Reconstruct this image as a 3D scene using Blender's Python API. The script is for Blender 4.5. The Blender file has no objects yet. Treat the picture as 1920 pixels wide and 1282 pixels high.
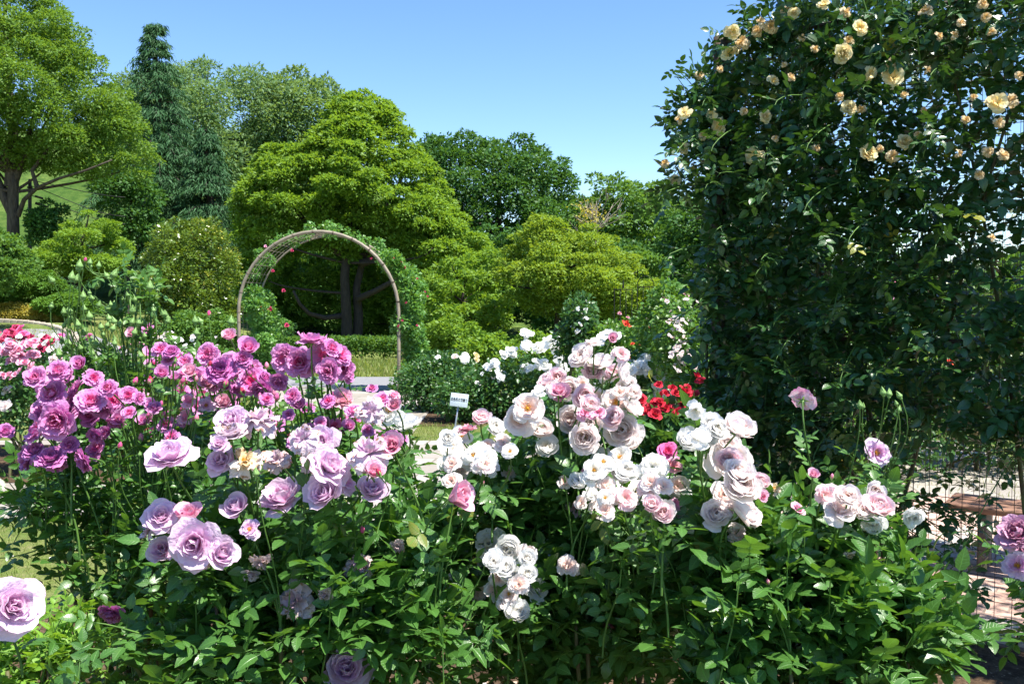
import bpy, math, random
import numpy as np
from mathutils import Vector, Matrix

# ------------------------------------------------------------------ camera, sky, sun, exposure
SC = bpy.context.scene
COL = SC.collection
FPX, CAMZ = 1700.0, 1.6                     # focal length in photo pixels (1920 wide), eye height in metres
PITCH = math.atan(75.0 / FPX)
cam = bpy.data.cameras.new('camera'); camo = bpy.data.objects.new('camera', cam); COL.objects.link(camo)
cam.sensor_width = 36.0; cam.lens = 36.0 * FPX / 1920.0
cam.clip_start = 0.05; cam.clip_end = 3000
camo.location = (0, 0, CAMZ); camo.rotation_euler = (math.pi / 2 - PITCH, 0, 0)
SC.camera = camo
SUN_EL, SUN_AZ = math.radians(64), math.radians(122)      # azimuth from +Y towards +X
w = bpy.data.worlds.new('World'); SC.world = w; w.use_nodes = True
wn = w.node_tree; wn.nodes.clear()
sky = wn.nodes.new('ShaderNodeTexSky'); sky.sky_type = 'NISHITA'; sky.sun_disc = False
sky.sun_elevation = SUN_EL; sky.sun_rotation = SUN_AZ
sky.air_density = 1.0; sky.dust_density = 0.0; sky.ozone_density = 3.0; sky.altitude = 0
bgn = wn.nodes.new('ShaderNodeBackground'); bgn.inputs[1].default_value = 0.11
sk = wn.nodes.new('ShaderNodeHueSaturation'); sk.inputs['Saturation'].default_value = 1.17; sk.inputs['Hue'].default_value = 0.507
won = wn.nodes.new('ShaderNodeOutputWorld')
wn.links.new(sky.outputs[0], sk.inputs['Color']); wn.links.new(sk.outputs[0], bgn.inputs[0]); wn.links.new(bgn.outputs[0], won.inputs[0])
sl = bpy.data.lights.new('sun', 'SUN'); sl.energy = 5.0; sl.angle = math.radians(0.53); sl.color = (1.0, 0.95, 0.87)
so = bpy.data.objects.new('sun', sl); COL.objects.link(so)
SDIR = Vector((math.sin(SUN_AZ) * math.cos(SUN_EL), math.cos(SUN_AZ) * math.cos(SUN_EL), math.sin(SUN_EL)))
so.rotation_euler = SDIR.to_track_quat('Z', 'Y').to_euler(); so.location = (0, 0, 30)
SC.view_settings.view_transform = 'Standard'; SC.view_settings.look = 'None'
SC.view_settings.gamma = 1.0; SC.view_settings.exposure = 1.2
SC.cycles.max_bounces = 6; SC.cycles.diffuse_bounces = 4; SC.cycles.glossy_bounces = 2
SC.cycles.transmission_bounces = 4; SC.cycles.transparent_max_bounces = 4
SC.cycles.caustics_reflective = False; SC.cycles.caustics_refractive = False

RNG = np.random.default_rng(7)
random.seed(7)

def P(px, py, Y):
    """the point at depth Y seen at photo pixel (px, py)"""
    x = (px - 960.0) / FPX; y = -(py - 641.0) / FPX
    cy = math.cos(PITCH) + y * math.sin(PITCH); cz = -math.sin(PITCH) + y * math.cos(PITCH)
    s = Y / cy
    return np.array([x * s, Y, CAMZ + cz * s])

def nrm(v):
    v = np.asarray(v, float)
    return v / (np.linalg.norm(v, axis=-1, keepdims=True) + 1e-9)

# ------------------------------------------------------------------ mesh accumulator
class Geo:
    """collects vertices, faces, a per-point random value and a per-point (s, t) pair, and links them as ONE mesh"""
    def __init__(s):
        s.V = []; s.F = []; s.R = []; s.U = []; s.M = []; s.n = 0
    def add(s, V, F, r=None, uv=None, m=0):
        V = np.asarray(V, float).reshape(-1, 3); k = len(V)
        F = np.asarray(F, int)
        if F.shape[1] == 3: F = np.hstack([F, -np.ones((len(F), 1), int) - s.n])
        s.F.append(F + s.n); s.V.append(V)
        s.R.append(np.full(k, 0.5) if r is None else np.broadcast_to(np.asarray(r, float), (k,)))
        s.U.append(np.zeros((k, 2)) if uv is None else np.asarray(uv, float).reshape(-1, 2))
        s.M.append(np.full(len(F), m, int)); s.n += k
    def inst(s, T, Ms, pos, rnd, m=0):
        """T = (V, F, UV) template, Ms (n,3,3) matrices whose COLUMNS are the axes, pos (n,3), rnd (n)"""
        V, F, UV = T; n = len(pos)
        if n == 0: return
        W = np.einsum('nij,kj->nki', Ms, V) + pos[:, None, :]
        k = len(V)
        FF = (F[None] + (np.arange(n) * k)[:, None, None]).reshape(-1, F.shape[1])
        if F.shape[1] == 4:
            bad = np.tile(F[:, 3] < 0, n); FF[bad, 3] = -10**9
        s.F.append(np.where(FF < 0, FF, FF + s.n) if F.shape[1] == 4 else np.hstack([FF + s.n, np.full((len(FF), 1), -10**9)]))
        s.V.append(W.reshape(-1, 3)); s.R.append(np.repeat(rnd, k)); s.U.append(np.tile(UV, (n, 1)))
        s.M.append(np.full(len(FF), m, int)); s.n += n * k
    def mesh(s, name, mats, smooth=True):
        V = np.concatenate(s.V); F = np.concatenate(s.F); R = np.concatenate(s.R); U = np.concatenate(s.U); M = np.concatenate(s.M)
        tri = F[:, 3] < 0
        cnt = np.where(tri, 3, 4); start = np.concatenate([[0], np.cumsum(cnt)[:-1]])
        loops = F.reshape(-1); loops = loops[loops >= 0]
        me = bpy.data.meshes.new(name)
        me.vertices.add(len(V)); me.vertices.foreach_set('co', V.astype(np.float32).ravel())
        me.loops.add(len(loops)); me.loops.foreach_set('vertex_index', loops.astype(np.int32))
        me.polygons.add(len(F)); me.polygons.foreach_set('loop_start', start.astype(np.int32))
        me.polygons.foreach_set('material_index', M.astype(np.int32))
        me.polygons.foreach_set('use_smooth', np.full(len(F), smooth))
        me.update(calc_edges=True)
        a = me.attributes.new('rnd', 'FLOAT', 'POINT'); a.data.foreach_set('value', R.astype(np.float32))
        b = me.attributes.new('puv', 'FLOAT_VECTOR', 'POINT')
        b.data.foreach_set('vector', np.hstack([U, np.zeros((len(U), 1))]).astype(np.float32).ravel())
        for m in (mats if isinstance(mats, (list, tuple)) else [mats]): me.materials.append(m)
        return me
    # ---- shapes
    def tube(s, pts, rad, sides=6, r=0.5, cap=True, m=0):
        pts = np.asarray(pts, float); n = len(pts); rad = np.broadcast_to(np.asarray(rad, float), (n,))
        t = nrm(np.gradient(pts, axis=0))
        ref = np.array([0, 0, 1.0]) if abs(t[0][2]) < 0.9 else np.array([1.0, 0, 0])
        a = nrm(np.cross(t, ref)); b = nrm(np.cross(t, a))
        for i in range(1, n):
            if np.dot(a[i], a[i-1]) < 0: a[i] = -a[i]; b[i] = -b[i]
        th = np.linspace(0, 2 * math.pi, sides, endpoint=False)
        ring = np.cos(th)[None, :, None] * a[:, None] + np.sin(th)[None, :, None] * b[:, None]
        V = (pts[:, None] + ring * rad[:, None, None]).reshape(-1, 3)
        F = []
        for i in range(n - 1):
            for j in range(sides):
                k = (j + 1) % sides
                F.append((i*sides+j, i*sides+k, (i+1)*sides+k, (i+1)*sides+j))
        uv = np.stack([np.repeat(np.linspace(0, 1, n), sides), np.tile(th / 6.28, n)], 1)
        if cap:
            V = np.vstack([V, pts[-1:]]); c = n * sides; uv = np.vstack([uv, [[1, 0]]])
            for j in range(sides): F.append(((n-1)*sides+j, (n-1)*sides+(j+1) % sides, c, -1))
        F = np.array(F); F = np.where(F < 0, -10**9, F)
        s.add(V, F, r, uv, m)
    def box(s, c, size, R=None, r=0.5, m=0, bevel=0.0):
        h = np.array(size) / 2.0
        if bevel <= 0:
            V = np.array([[x, y, z] for x in (-1, 1) for y in (-1, 1) for z in (-1, 1)]) * h
            F = [(0,1,3,2),(4,6,7,5),(0,4,5,1),(2,3,7,6),(0,2,6,4),(1,5,7,3)]
        else:
            import bmesh
            bm = bmesh.new(); bmesh.ops.create_cube(bm, size=2)
            for v in bm.verts: v.co = Vector((v.co.x*h[0], v.co.y*h[1], v.co.z*h[2]))
            bmesh.ops.bevel(bm, geom=list(bm.edges), offset=bevel, segments=2, affect='EDGES', profile=0.5)
            bm.verts.index_update()
            V = np.array([v.co[:] for v in bm.verts]); F = []
            for f in bm.faces:
                ix = [v.index for v in f.verts]
                if len(ix) == 4: F.append(tuple(ix))
                elif len(ix) == 3: F.append((*ix, -10**9))
                else:
                    for q in range(1, len(ix) - 1): F.append((ix[0], ix[q], ix[q+1], -10**9))
            bm.free()
        if R is not None: V = V @ np.asarray(R).T
        s.add(V + np.asarray(c), F, r, None, m)

# ------------------------------------------------------------------ objects
def tag(o, label=None, cat=None, group=None, kind=None):
    if label: o['label'] = label
    if cat: o['category'] = cat
    if group: o['group'] = group
    if kind: o['kind'] = kind
    return o
def thing(name, label, cat, loc, group=None, kind=None):
    o = bpy.data.objects.new(name, None); COL.objects.link(o); o.location = tuple(float(v) for v in loc); o.empty_display_size = 0.1
    return tag(o, label, cat, group, kind)
def link(name, me, parent=None, label=None, mat=None):
    """mesh given in world coordinates, parented to the thing whose Empty stands at its base"""
    o = bpy.data.objects.new(name, me); COL.objects.link(o)
    if parent is not None:
        o.parent = parent; o.matrix_parent_inverse = Matrix.Translation(-parent.location)
    if label: o['label'] = label
    return o
def place(name, me, parent, loc, normal, scale, spin, label=None):
    o = bpy.data.objects.new(name, me); COL.objects.link(o); o.parent = parent
    o.matrix_parent_inverse = Matrix.Translation(-parent.location)
    q = Vector(normal).normalized().to_track_quat('Z', 'Y').to_matrix().to_4x4()
    o.matrix_basis = Matrix.Translation(Vector([float(v) for v in loc])) @ q @ Matrix.Rotation(spin, 4, 'Z') @ Matrix.Diagonal((scale, scale, scale, 1))
    if label: o['label'] = label
    return o
def sub(name, me, parent):
    o = bpy.data.objects.new(name, me); COL.objects.link(o); o.parent = parent
    return o

# ------------------------------------------------------------------ materials
def newmat(name):
    m = bpy.data.materials.new(name); m.use_nodes = True; nt = m.node_tree; nt.nodes.clear()
    return m, nt, nt.nodes.new, nt.links.new
def rgb(n, c):
    x = n('ShaderNodeRGB'); x.outputs[0].default_value = (*c, 1); return x.outputs[0]
def mixc(n, l, f, a, b, mode='MIX'):
    x = n('ShaderNodeMix'); x.data_type = 'RGBA'; x.blend_type = mode
    for i, v in ((0, f), (6, a), (7, b)):
        if isinstance(v, (int, float)): x.inputs[i].default_value = v
        elif isinstance(v, tuple): x.inputs[i].default_value = (*v, 1)
        else: l(v, x.inputs[i])
    return x.outputs[2]
def mth(n, l, op, a, b=0.0, c=0.0):
    x = n('ShaderNodeMath'); x.operation = op
    for i, v in enumerate((a, b, c)):
        if isinstance(v, (int, float)): x.inputs[i].default_value = v
        else: l(v, x.inputs[i])
    return x.outputs[0]
def sstep(n, l, v, a, b):
    x = n('ShaderNodeMapRange'); x.interpolation_type = 'SMOOTHSTEP'
    l(v, x.inputs[0]); x.inputs[1].default_value = a; x.inputs[2].default_value = b
    return x.outputs[0]
def attr(n, name):
    x = n('ShaderNodeAttribute'); x.attribute_name = name; return x
def noise(n, l, scale, detail=3, coord=None, rough=0.5):
    x = n('ShaderNodeTexNoise'); x.inputs['Scale'].default_value = scale; x.inputs['Detail'].default_value = detail
    x.inputs['Roughness'].default_value = rough
    if coord is None:
        g = n('ShaderNodeNewGeometry'); l(g.outputs['Position'], x.inputs['Vector'])
    else: l(coord, x.inputs['Vector'])
    return x.outputs[0]

def leaf_mat(name, c1, c2, trans=0.3, rough=0.42, veins=False, spec=0.5, ctr=None, c3=None, f3=0.06):
    """c1..c2: leaf to leaf variation of the real leaf colour; c3: the odd yellowed leaf"""
    m, nt, n, l = newmat(name)
    r = attr(n, 'rnd').outputs['Fac']
    col = mixc(n, l, r, c1, c2)
    if c3: col = mixc(n, l, mth(n, l, 'GREATER_THAN', r, 1.0 - f3), col, c3)
    hi = 1.0
    nz = noise(n, l, 9.0 if veins else 1.1, 2)
    col = mixc(n, l, mth(n, l, 'MULTIPLY', nz, 0.55), col, tuple(min(1, v * 1.75) for v in c2))
    p = n('ShaderNodeBsdfPrincipled'); p.inputs['Roughness'].default_value = rough
    p.inputs['Specular IOR Level'].default_value = spec
    if veins:
        s = n('ShaderNodeSeparateXYZ'); l(attr(n, 'puv').outputs['Vector'], s.inputs[0])
        au = mth(n, l, 'ABSOLUTE', s.outputs[0])
        mid = mth(n, l, 'SUBTRACT', 1.0, sstep(n, l, au, 0.03, 0.12))
        ph = mth(n, l, 'MULTIPLY', mth(n, l, 'SUBTRACT', s.outputs[1], mth(n, l, 'MULTIPLY', au, 0.16)), 44.0)
        sv = sstep(n, l, mth(n, l, 'SINE', ph), 0.55, 1.0)
        v = mth(n, l, 'MAXIMUM', mid, mth(n, l, 'MULTIPLY', sv, 0.32))
        light = tuple(min(1, x * 2.1 + 0.01) for x in c2)
        col = mixc(n, l, mth(n, l, 'MULTIPLY', v, 0.62), col, light)
        b = n('ShaderNodeBump'); b.inputs['Strength'].default_value = 0.5; b.inputs['Distance'].default_value = 0.0015
        hgt = mth(n, l, 'SUBTRACT', mth(n, l, 'MULTIPLY', noise(n, l, 60, 2), 0.6), v)
        l(hgt, b.inputs['Height']); l(b.outputs[0], p.inputs['Normal'])
    l(col, p.inputs['Base Color'])
    t = n('ShaderNodeBsdfTranslucent')
    l(mixc(n, l, 0.75, col, ctr or (c2[0] * 2.6 + 0.02, c2[1] * 2.4, c2[2] * 0.8)), t.inputs[0])
    x = n('ShaderNodeMixShader'); x.inputs[0].default_value = trans
    l(p.outputs[0], x.inputs[1]); l(t.outputs[0], x.inputs[2])
    o = n('ShaderNodeOutputMaterial'); l(x.outputs[0], o.inputs[0])
    return m

def petal_mat(name, cin, cout, cedge=None, trans=0.3, t0=0.15, t1=0.6, brown=0.0, base=None, vary=0.25, streak=None):
    """cin: heart of the bloom, cout: outer petals, cedge: petal margins, base: petal foot"""
    m, nt, n, l = newmat(name)
    s = n('ShaderNodeSeparateXYZ'); l(attr(n, 'puv').outputs['Vector'], s.inputs[0])
    r = attr(n, 'rnd').outputs['Fac']
    oi = n('ShaderNodeObjectInfo')
    f = mth(n, l, 'ADD', s.outputs[1], mth(n, l, 'MULTIPLY', mth(n, l, 'SUBTRACT', r, 0.5), 0.2))
    col = mixc(n, l, sstep(n, l, f, t0, t1), cin, cout)
    if base: col = mixc(n, l, mth(n, l, 'SUBTRACT', 1.0, sstep(n, l, s.outputs[0], 0.05, 0.45)), col, base)
    if cedge: col = mixc(n, l, mth(n, l, 'MULTIPLY', sstep(n, l, s.outputs[0], 0.55, 1.0), 0.75), col, cedge)
    tc = n('ShaderNodeTexCoord')
    if streak:
        nz = noise(n, l, 3.2, 3, tc.outputs['Object'])
        col = mixc(n, l, sstep(n, l, nz, 0.5, 0.62), col, streak)
    # bloom to bloom: some fresher, some faded
    fade = tuple(min(1, v * 0.55 + 0.42 * max(cout)) for v in cout)
    col = mixc(n, l, mth(n, l, 'MULTIPLY', oi.outputs['Random'], vary), col, fade)
    if brown > 0:
        nb = noise(n, l, 5.5, 4, tc.outputs['Object'], 0.65)
        e = mth(n, l, 'MULTIPLY', sstep(n, l, mth(n, l, 'ADD', nb, mth(n, l, 'MULTIPLY', s.outputs[0], 0.22)), 0.74 - 0.2 * brown, 0.86 - 0.12 * brown), 0.9)
        col = mixc(n, l, e, col, mixc(n, l, r, (0.42, 0.2, 0.06), (0.2, 0.085, 0.03)))
    p = n('ShaderNodeBsdfPrincipled'); p.inputs['Roughness'].default_value = 0.62; p.inputs['Specular IOR Level'].default_value = 0.25
    p.inputs['Sheen Weight'].default_value = 0.08
    l(col, p.inputs['Base Color'])
    b = n('ShaderNodeBump'); b.inputs['Strength'].default_value = 0.35; b.inputs['Distance'].default_value = 0.02
    wv = noise(n, l, 9, 3, tc.outputs['Object']); l(wv, b.inputs['Height']); l(b.outputs[0], p.inputs['Normal'])
    t = n('ShaderNodeBsdfTranslucent'); l(col, t.inputs[0])
    x = n('ShaderNodeMixShader'); x.inputs[0].default_value = trans
    l(p.outputs[0], x.inputs[1]); l(t.outputs[0], x.inputs[2])
    o = n('ShaderNodeOutputMaterial'); l(x.outputs[0], o.inputs[0])
    return m

def plain_mat(name, c1, c2=None, rough=0.7, scale=8.0, spec=0.3, metallic=0.0, bump=0.0, stretch=None, detail=4):
    m, nt, n, l = newmat(name)
    p = n('ShaderNodeBsdfPrincipled'); p.inputs['Roughness'].default_value = rough; p.inputs['Specular IOR Level'].default_value = spec
    p.inputs['Metallic'].default_value = metallic
    c2 = c2 or tuple(v * 0.7 for v in c1)
    g = n('ShaderNodeNewGeometry'); co = g.outputs['Position']
    if stretch:
        mp = n('ShaderNodeMapping'); l(co, mp.inputs[0]); mp.inputs['Scale'].default_value = stretch; co = mp.outputs[0]
    nz = noise(n, l, scale, detail, co, 0.6)
    l(mixc(n, l, sstep(n, l, nz, 0.3, 0.7), c1, c2), p.inputs['Base Color'])
    if bump:
        b = n('ShaderNodeBump'); b.inputs['Strength'].default_value = 0.8; b.inputs['Distance'].default_value = bump
        l(nz, b.inputs['Height']); l(b.outputs[0], p.inputs['Normal'])
    o = n('ShaderNodeOutputMaterial'); l(p.outputs[0], o.inputs[0])
    return m

# real leaf colours (linear)
M = {}
M['rose_leaf'] = leaf_mat('rose_leaf', (0.026, 0.08, 0.016), (0.062, 0.155, 0.027), trans=0.33, rough=0.34, veins=True, spec=0.6, c3=(0.2, 0.17, 0.03), f3=0.03)
M['rose_leaf_light'] = leaf_mat('rose_leaf_light', (0.04, 0.11, 0.02), (0.075, 0.17, 0.03), trans=0.3, rough=0.36, veins=True, spec=0.5)
M['rose_leaf_lime'] = leaf_mat('rose_leaf_lime', (0.09, 0.2, 0.02), (0.15, 0.28, 0.035), trans=0.35, rough=0.45, veins=True)
M['rose_leaf_bronze'] = leaf_mat('rose_leaf_bronze', (0.07, 0.09, 0.025), (0.14, 0.09, 0.035), trans=0.3, rough=0.4, veins=True)
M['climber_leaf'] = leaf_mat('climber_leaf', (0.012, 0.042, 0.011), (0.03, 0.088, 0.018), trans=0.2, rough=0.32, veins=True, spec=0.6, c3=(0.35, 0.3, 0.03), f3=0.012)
M['bed_leaf'] = leaf_mat('bed_leaf', (0.022, 0.075, 0.018), (0.05, 0.125, 0.028), trans=0.28, rough=0.4)
M['bed_leaf_light'] = leaf_mat('bed_leaf_light', (0.05, 0.13, 0.025), (0.09, 0.19, 0.03), trans=0.3, rough=0.42)
M['vine_leaf'] = leaf_mat('vine_leaf', (0.05, 0.15, 0.03), (0.1, 0.22, 0.045), trans=0.3, rough=0.45)
M['camphor_leaf'] = leaf_mat('camphor_leaf', (0.055, 0.13, 0.018), (0.11, 0.2, 0.03), trans=0.34, rough=0.55, spec=0.28)
M['layered_leaf'] = leaf_mat('layered_leaf', (0.075, 0.155, 0.018), (0.135, 0.235, 0.03), trans=0.36, rough=0.55, spec=0.28)
M['yellow_leaf'] = leaf_mat('yellow_leaf', (0.09, 0.18, 0.018), (0.17, 0.25, 0.03), trans=0.34, rough=0.55, spec=0.28)
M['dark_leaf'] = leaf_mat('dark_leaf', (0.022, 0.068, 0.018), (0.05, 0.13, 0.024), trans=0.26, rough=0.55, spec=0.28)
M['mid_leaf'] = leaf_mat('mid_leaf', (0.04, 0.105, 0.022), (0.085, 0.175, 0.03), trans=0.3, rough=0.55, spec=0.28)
M['willow_leaf'] = leaf_mat('willow_leaf', (0.06, 0.13, 0.05), (0.12, 0.2, 0.075), trans=0.34, rough=0.55, spec=0.28)
M['deodar_leaf'] = leaf_mat('deodar_leaf', (0.015, 0.052, 0.018), (0.042, 0.108, 0.038), trans=0.12, rough=0.6, spec=0.2)
M['holly_leaf'] = leaf_mat('holly_leaf', (0.045, 0.1, 0.015), (0.1, 0.16, 0.02), trans=0.25, rough=0.3, c3=(0.5, 0.46, 0.08), f3=0.13)
M['juniper_leaf'] = leaf_mat('juniper_leaf', (0.05, 0.13, 0.022), (0.1, 0.21, 0.03), trans=0.22, rough=0.6, spec=0.2)
M['gold_leaf'] = leaf_mat('gold_leaf', (0.42, 0.34, 0.03), (0.3, 0.27, 0.06), trans=0.3, rough=0.6, c3=(0.14, 0.18, 0.03), f3=0.15)
M['stem'] = plain_mat('stem', (0.1, 0.2, 0.035), (0.06, 0.13, 0.03), rough=0.5, scale=25)
M['cane'] = plain_mat('cane', (0.1, 0.13, 0.04), (0.09, 0.06, 0.035), rough=0.65, scale=18)
M['bark'] = plain_mat('bark', (0.1, 0.08, 0.06), (0.045, 0.036, 0.028), rough=0.9, scale=6, bump=0.05, stretch=(3, 3, 0.6))
M['bark_dark'] = plain_mat('bark_dark', (0.06, 0.047, 0.036), (0.03, 0.024, 0.02), rough=0.9, scale=10, bump=0.02, stretch=(2, 2, 0.5))
M['calyx'] = leaf_mat('calyx', (0.13, 0.25, 0.06), (0.2, 0.33, 0.1), trans=0.15, rough=0.55)
M['stamen'] = plain_mat('stamen', (0.75, 0.42, 0.04), (0.5, 0.2, 0.02), rough=0.8, scale=200)
# blooms
M['purple'] = petal_mat('purple_petal', (0.85, 0.05, 0.28), (0.72, 0.21, 0.54), (0.80, 0.42, 0.70), t0=0.1, t1=0.6, trans=0.34, vary=0.25, base=(0.7, 0.08, 0.36))
M['violet'] = petal_mat('violet_petal', (0.68, 0.05, 0.34), (0.60, 0.13, 0.45), (0.72, 0.30, 0.60), trans=0.3, vary=0.2)
M['lavender'] = petal_mat('lavender_petal', (0.80, 0.42, 0.66), (0.80, 0.55, 0.74), (0.88, 0.72, 0.84), trans=0.4, vary=0.25, base=(0.82, 0.5, 0.64))
M['lavender_old'] = petal_mat('lavender_faded_petal', (0.66, 0.42, 0.58), (0.70, 0.56, 0.66), (0.78, 0.68, 0.72), trans=0.3, brown=0.25)
M['wither'] = petal_mat('withered_petal', (0.5, 0.33, 0.4), (0.62, 0.5, 0.52), (0.7, 0.58, 0.55), trans=0.25, brown=0.35)
M['cream_old'] = petal_mat('cream_withered_petal', (0.78, 0.6, 0.3), (0.84, 0.76, 0.68), None, trans=0.3, brown=0.3)
M['blush'] = petal_mat('blush_petal', (0.96, 0.70, 0.60), (0.96, 0.85, 0.82), (0.98, 0.94, 0.93), trans=0.5, t0=0.0, t1=0.6, vary=.12)
M['blush_pink'] = petal_mat('pink_blush_petal', (0.95, 0.58, 0.56), (0.95, 0.70, 0.74), (0.97, 0.84, 0.86), trans=0.5, t0=0.0, t1=0.6, vary=.2)
M['white'] = petal_mat('white_petal', (0.95, 0.90, 0.80), (0.97, 0.96, 0.94), None, trans=0.48, t0=0.0, t1=0.4, vary=0.1)
M['pure_white'] = petal_mat('pure_white_petal', (0.9, 0.9, 0.76), (0.94, 0.94, 0.91), None, trans=0.35, t0=0.0, t1=0.3, vary=0.05)
M['pink'] = petal_mat('pink_petal', (0.85, 0.2, 0.36), (0.84, 0.4, 0.56), (0.86, 0.55, 0.66), trans=0.3)
M['hot_pink'] = petal_mat('hot_pink_petal', (0.75, 0.04, 0.2), (0.78, 0.12, 0.4), (0.8, 0.25, 0.5), trans=0.3)
M['two_tone'] = petal_mat('pink_and_white_petal', (0.85, 0.3, 0.5), (0.86, 0.68, 0.78), (0.82, 0.25, 0.5), trans=0.3, streak=(0.82, 0.3, 0.55))
M['coral'] = petal_mat('coral_petal', (0.78, 0.2, 0.24), (0.78, 0.3, 0.36), (0.84, 0.5, 0.6), trans=0.3, streak=(0.82, 0.55, 0.66))
M['red'] = petal_mat('red_petal', (0.4, 0.003, 0.012), (0.62, 0.008, 0.03), (0.68, 0.03, 0.08), trans=0.22, vary=0.06)
M['scarlet'] = petal_mat('scarlet_petal', (0.6, 0.04, 0.01), (0.75, 0.07, 0.03), None, trans=0.22, vary=0.06)
M['crimson'] = petal_mat('crimson_petal', (0.35, 0.004, 0.03), (0.55, 0.02, 0.1), (0.6, 0.08, 0.2), trans=0.22, vary=0.1)
M['yellow'] = petal_mat('yellow_petal', (0.90, 0.66, 0.20), (0.93, 0.83, 0.45), (0.93, 0.87, 0.62), trans=0.42, t0=0.05, t1=0.4, vary=.1, streak=(0.93, 0.76, 0.42))
M['yellow_old'] = petal_mat('yellow_faded_petal', (0.82, 0.56, 0.2), (0.86, 0.72, 0.45), None, trans=0.35, brown=0.35)
M['mauve'] = petal_mat('mauve_petal', (0.5, 0.1, 0.22), (0.58, 0.26, 0.4), (0.68, 0.42, 0.55), trans=0.28)
# ------------------------------------------------------------------ leaf shapes
def leaflet(L, W, st, serr=0.0, fold=0.25, droop=0.18):
    """a folded, arching leaflet along +Y with a serrated margin; puv = (side -1..1, along 0..1)"""
    ys = np.linspace(0, 1, st)
    V = []; UV = []
    for i, y in enumerate(ys):
        w = (math.sin(math.pi * y ** 0.82)) ** 0.75 * (1 - 0.25 * y) if 0 < y < 1 else 0.0
        w *= W / 2 * 1.15
        if serr and 0 < i < st - 1: w *= 1 + serr * (1 if i % 2 else -1)
        z = -droop * L * y * y
        yy = y * L
        if i in (0, st - 1): V.append((0, yy, z)); UV.append((0, y))
        else:
            yb = yy - (0.02 * L if i % 2 else 0)
            V += [(-w, yb, z + w * fold), (0, yy, z), (w, yb, z + w * fold)]; UV += [(-1, y), (0, y), (1, y)]
    F = []; n = st - 2
    F += [(0, 2, 1, -10**9), (0, 3, 2, -10**9)]
    for i in range(n - 1):
        a = 1 + 3 * i
        F += [(a, a+1, a+4, a+3), (a+1, a+2, a+5, a+4)]
    a = 1 + 3 * (n - 1); e = a + 3
    F += [(a, a+1, e, -10**9), (a+1, a+2, e, -10**9)]
    return np.array(V, float), np.array(F), np.array(UV, float)

def compound(L, st, serr, nl=5, seed=0):
    """a rose leaf: midrib with a terminal leaflet and pairs of side leaflets"""
    rs = np.random.default_rng(seed)
    g = Geo(); R = L * 1.25
    rp = [(0, R * t, -0.10 * R * t * t) for t in np.linspace(0, 1, 4)]
    g.tube(rp, [L * .016] * 4, 3, cap=False)
    g.U[-1][:] = (0, .5)
    def put(base, ang, s):
        V, F, UV = leaflet(L * s, L * s * 0.60, st, serr, fold=rs.uniform(.12, .4), droop=rs.uniform(.05, .3))
        c, sn = math.cos(ang), math.sin(ang)
        roll = rs.uniform(-.35, .35); cr, sr = math.cos(roll), math.sin(roll)
        V2 = V.copy(); V2[:, 0] = V[:, 0] * cr + V[:, 2] * sr; V2[:, 2] = -V[:, 0] * sr + V[:, 2] * cr
        V3 = V2.copy(); V3[:, 0] = V2[:, 0] * c + V2[:, 1] * sn; V3[:, 1] = -V2[:, 0] * sn + V2[:, 1] * c
        g.add(V3 + np.array(base), F, None, UV)
    put(rp[-1], rs.uniform(-.1, .1), 1.0)
    pos = (0.70, 0.22) if nl == 5 else (0.6,)
    for k, t in enumerate(pos):
        for sd in (-1, 1):
            put((0, R * t, -0.10 * R * t * t), sd * rs.uniform(1.05, 1.35), (0.86, 0.66)[k] * rs.uniform(.9, 1.05))
    V = np.concatenate(g.V); F = np.concatenate(g.F); UV = np.concatenate(g.U)
    return V, np.where(F < 0, -10**9, F), UV
NEAR = [compound(1.0, 9, 0.07, 5, s) for s in range(4)] + [compound(1.0, 9, 0.07, 3, 9)]
MIDL = [compound(1.0, 5, 0.0, 5, s) for s in range(3)]
SMALL = [leaflet(1.0, 0.62, 4, 0, .3, .15)]
DIAM = (np.array([[0, 0, 0], [.5, .45, .1], [0, 1, -.12], [-.5, .45, .1]], float), np.array([[0, 1, 2, 3]]), np.array([[0, 0], [1, .5], [0, 1], [-1, .5]], float))

def frames(t, up):
    """matrices with columns side, t, normal"""
    t = nrm(t); s = nrm(np.cross(t, up)); n = np.cross(s, t)
    return np.stack([s, t, n], axis=2)

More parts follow.
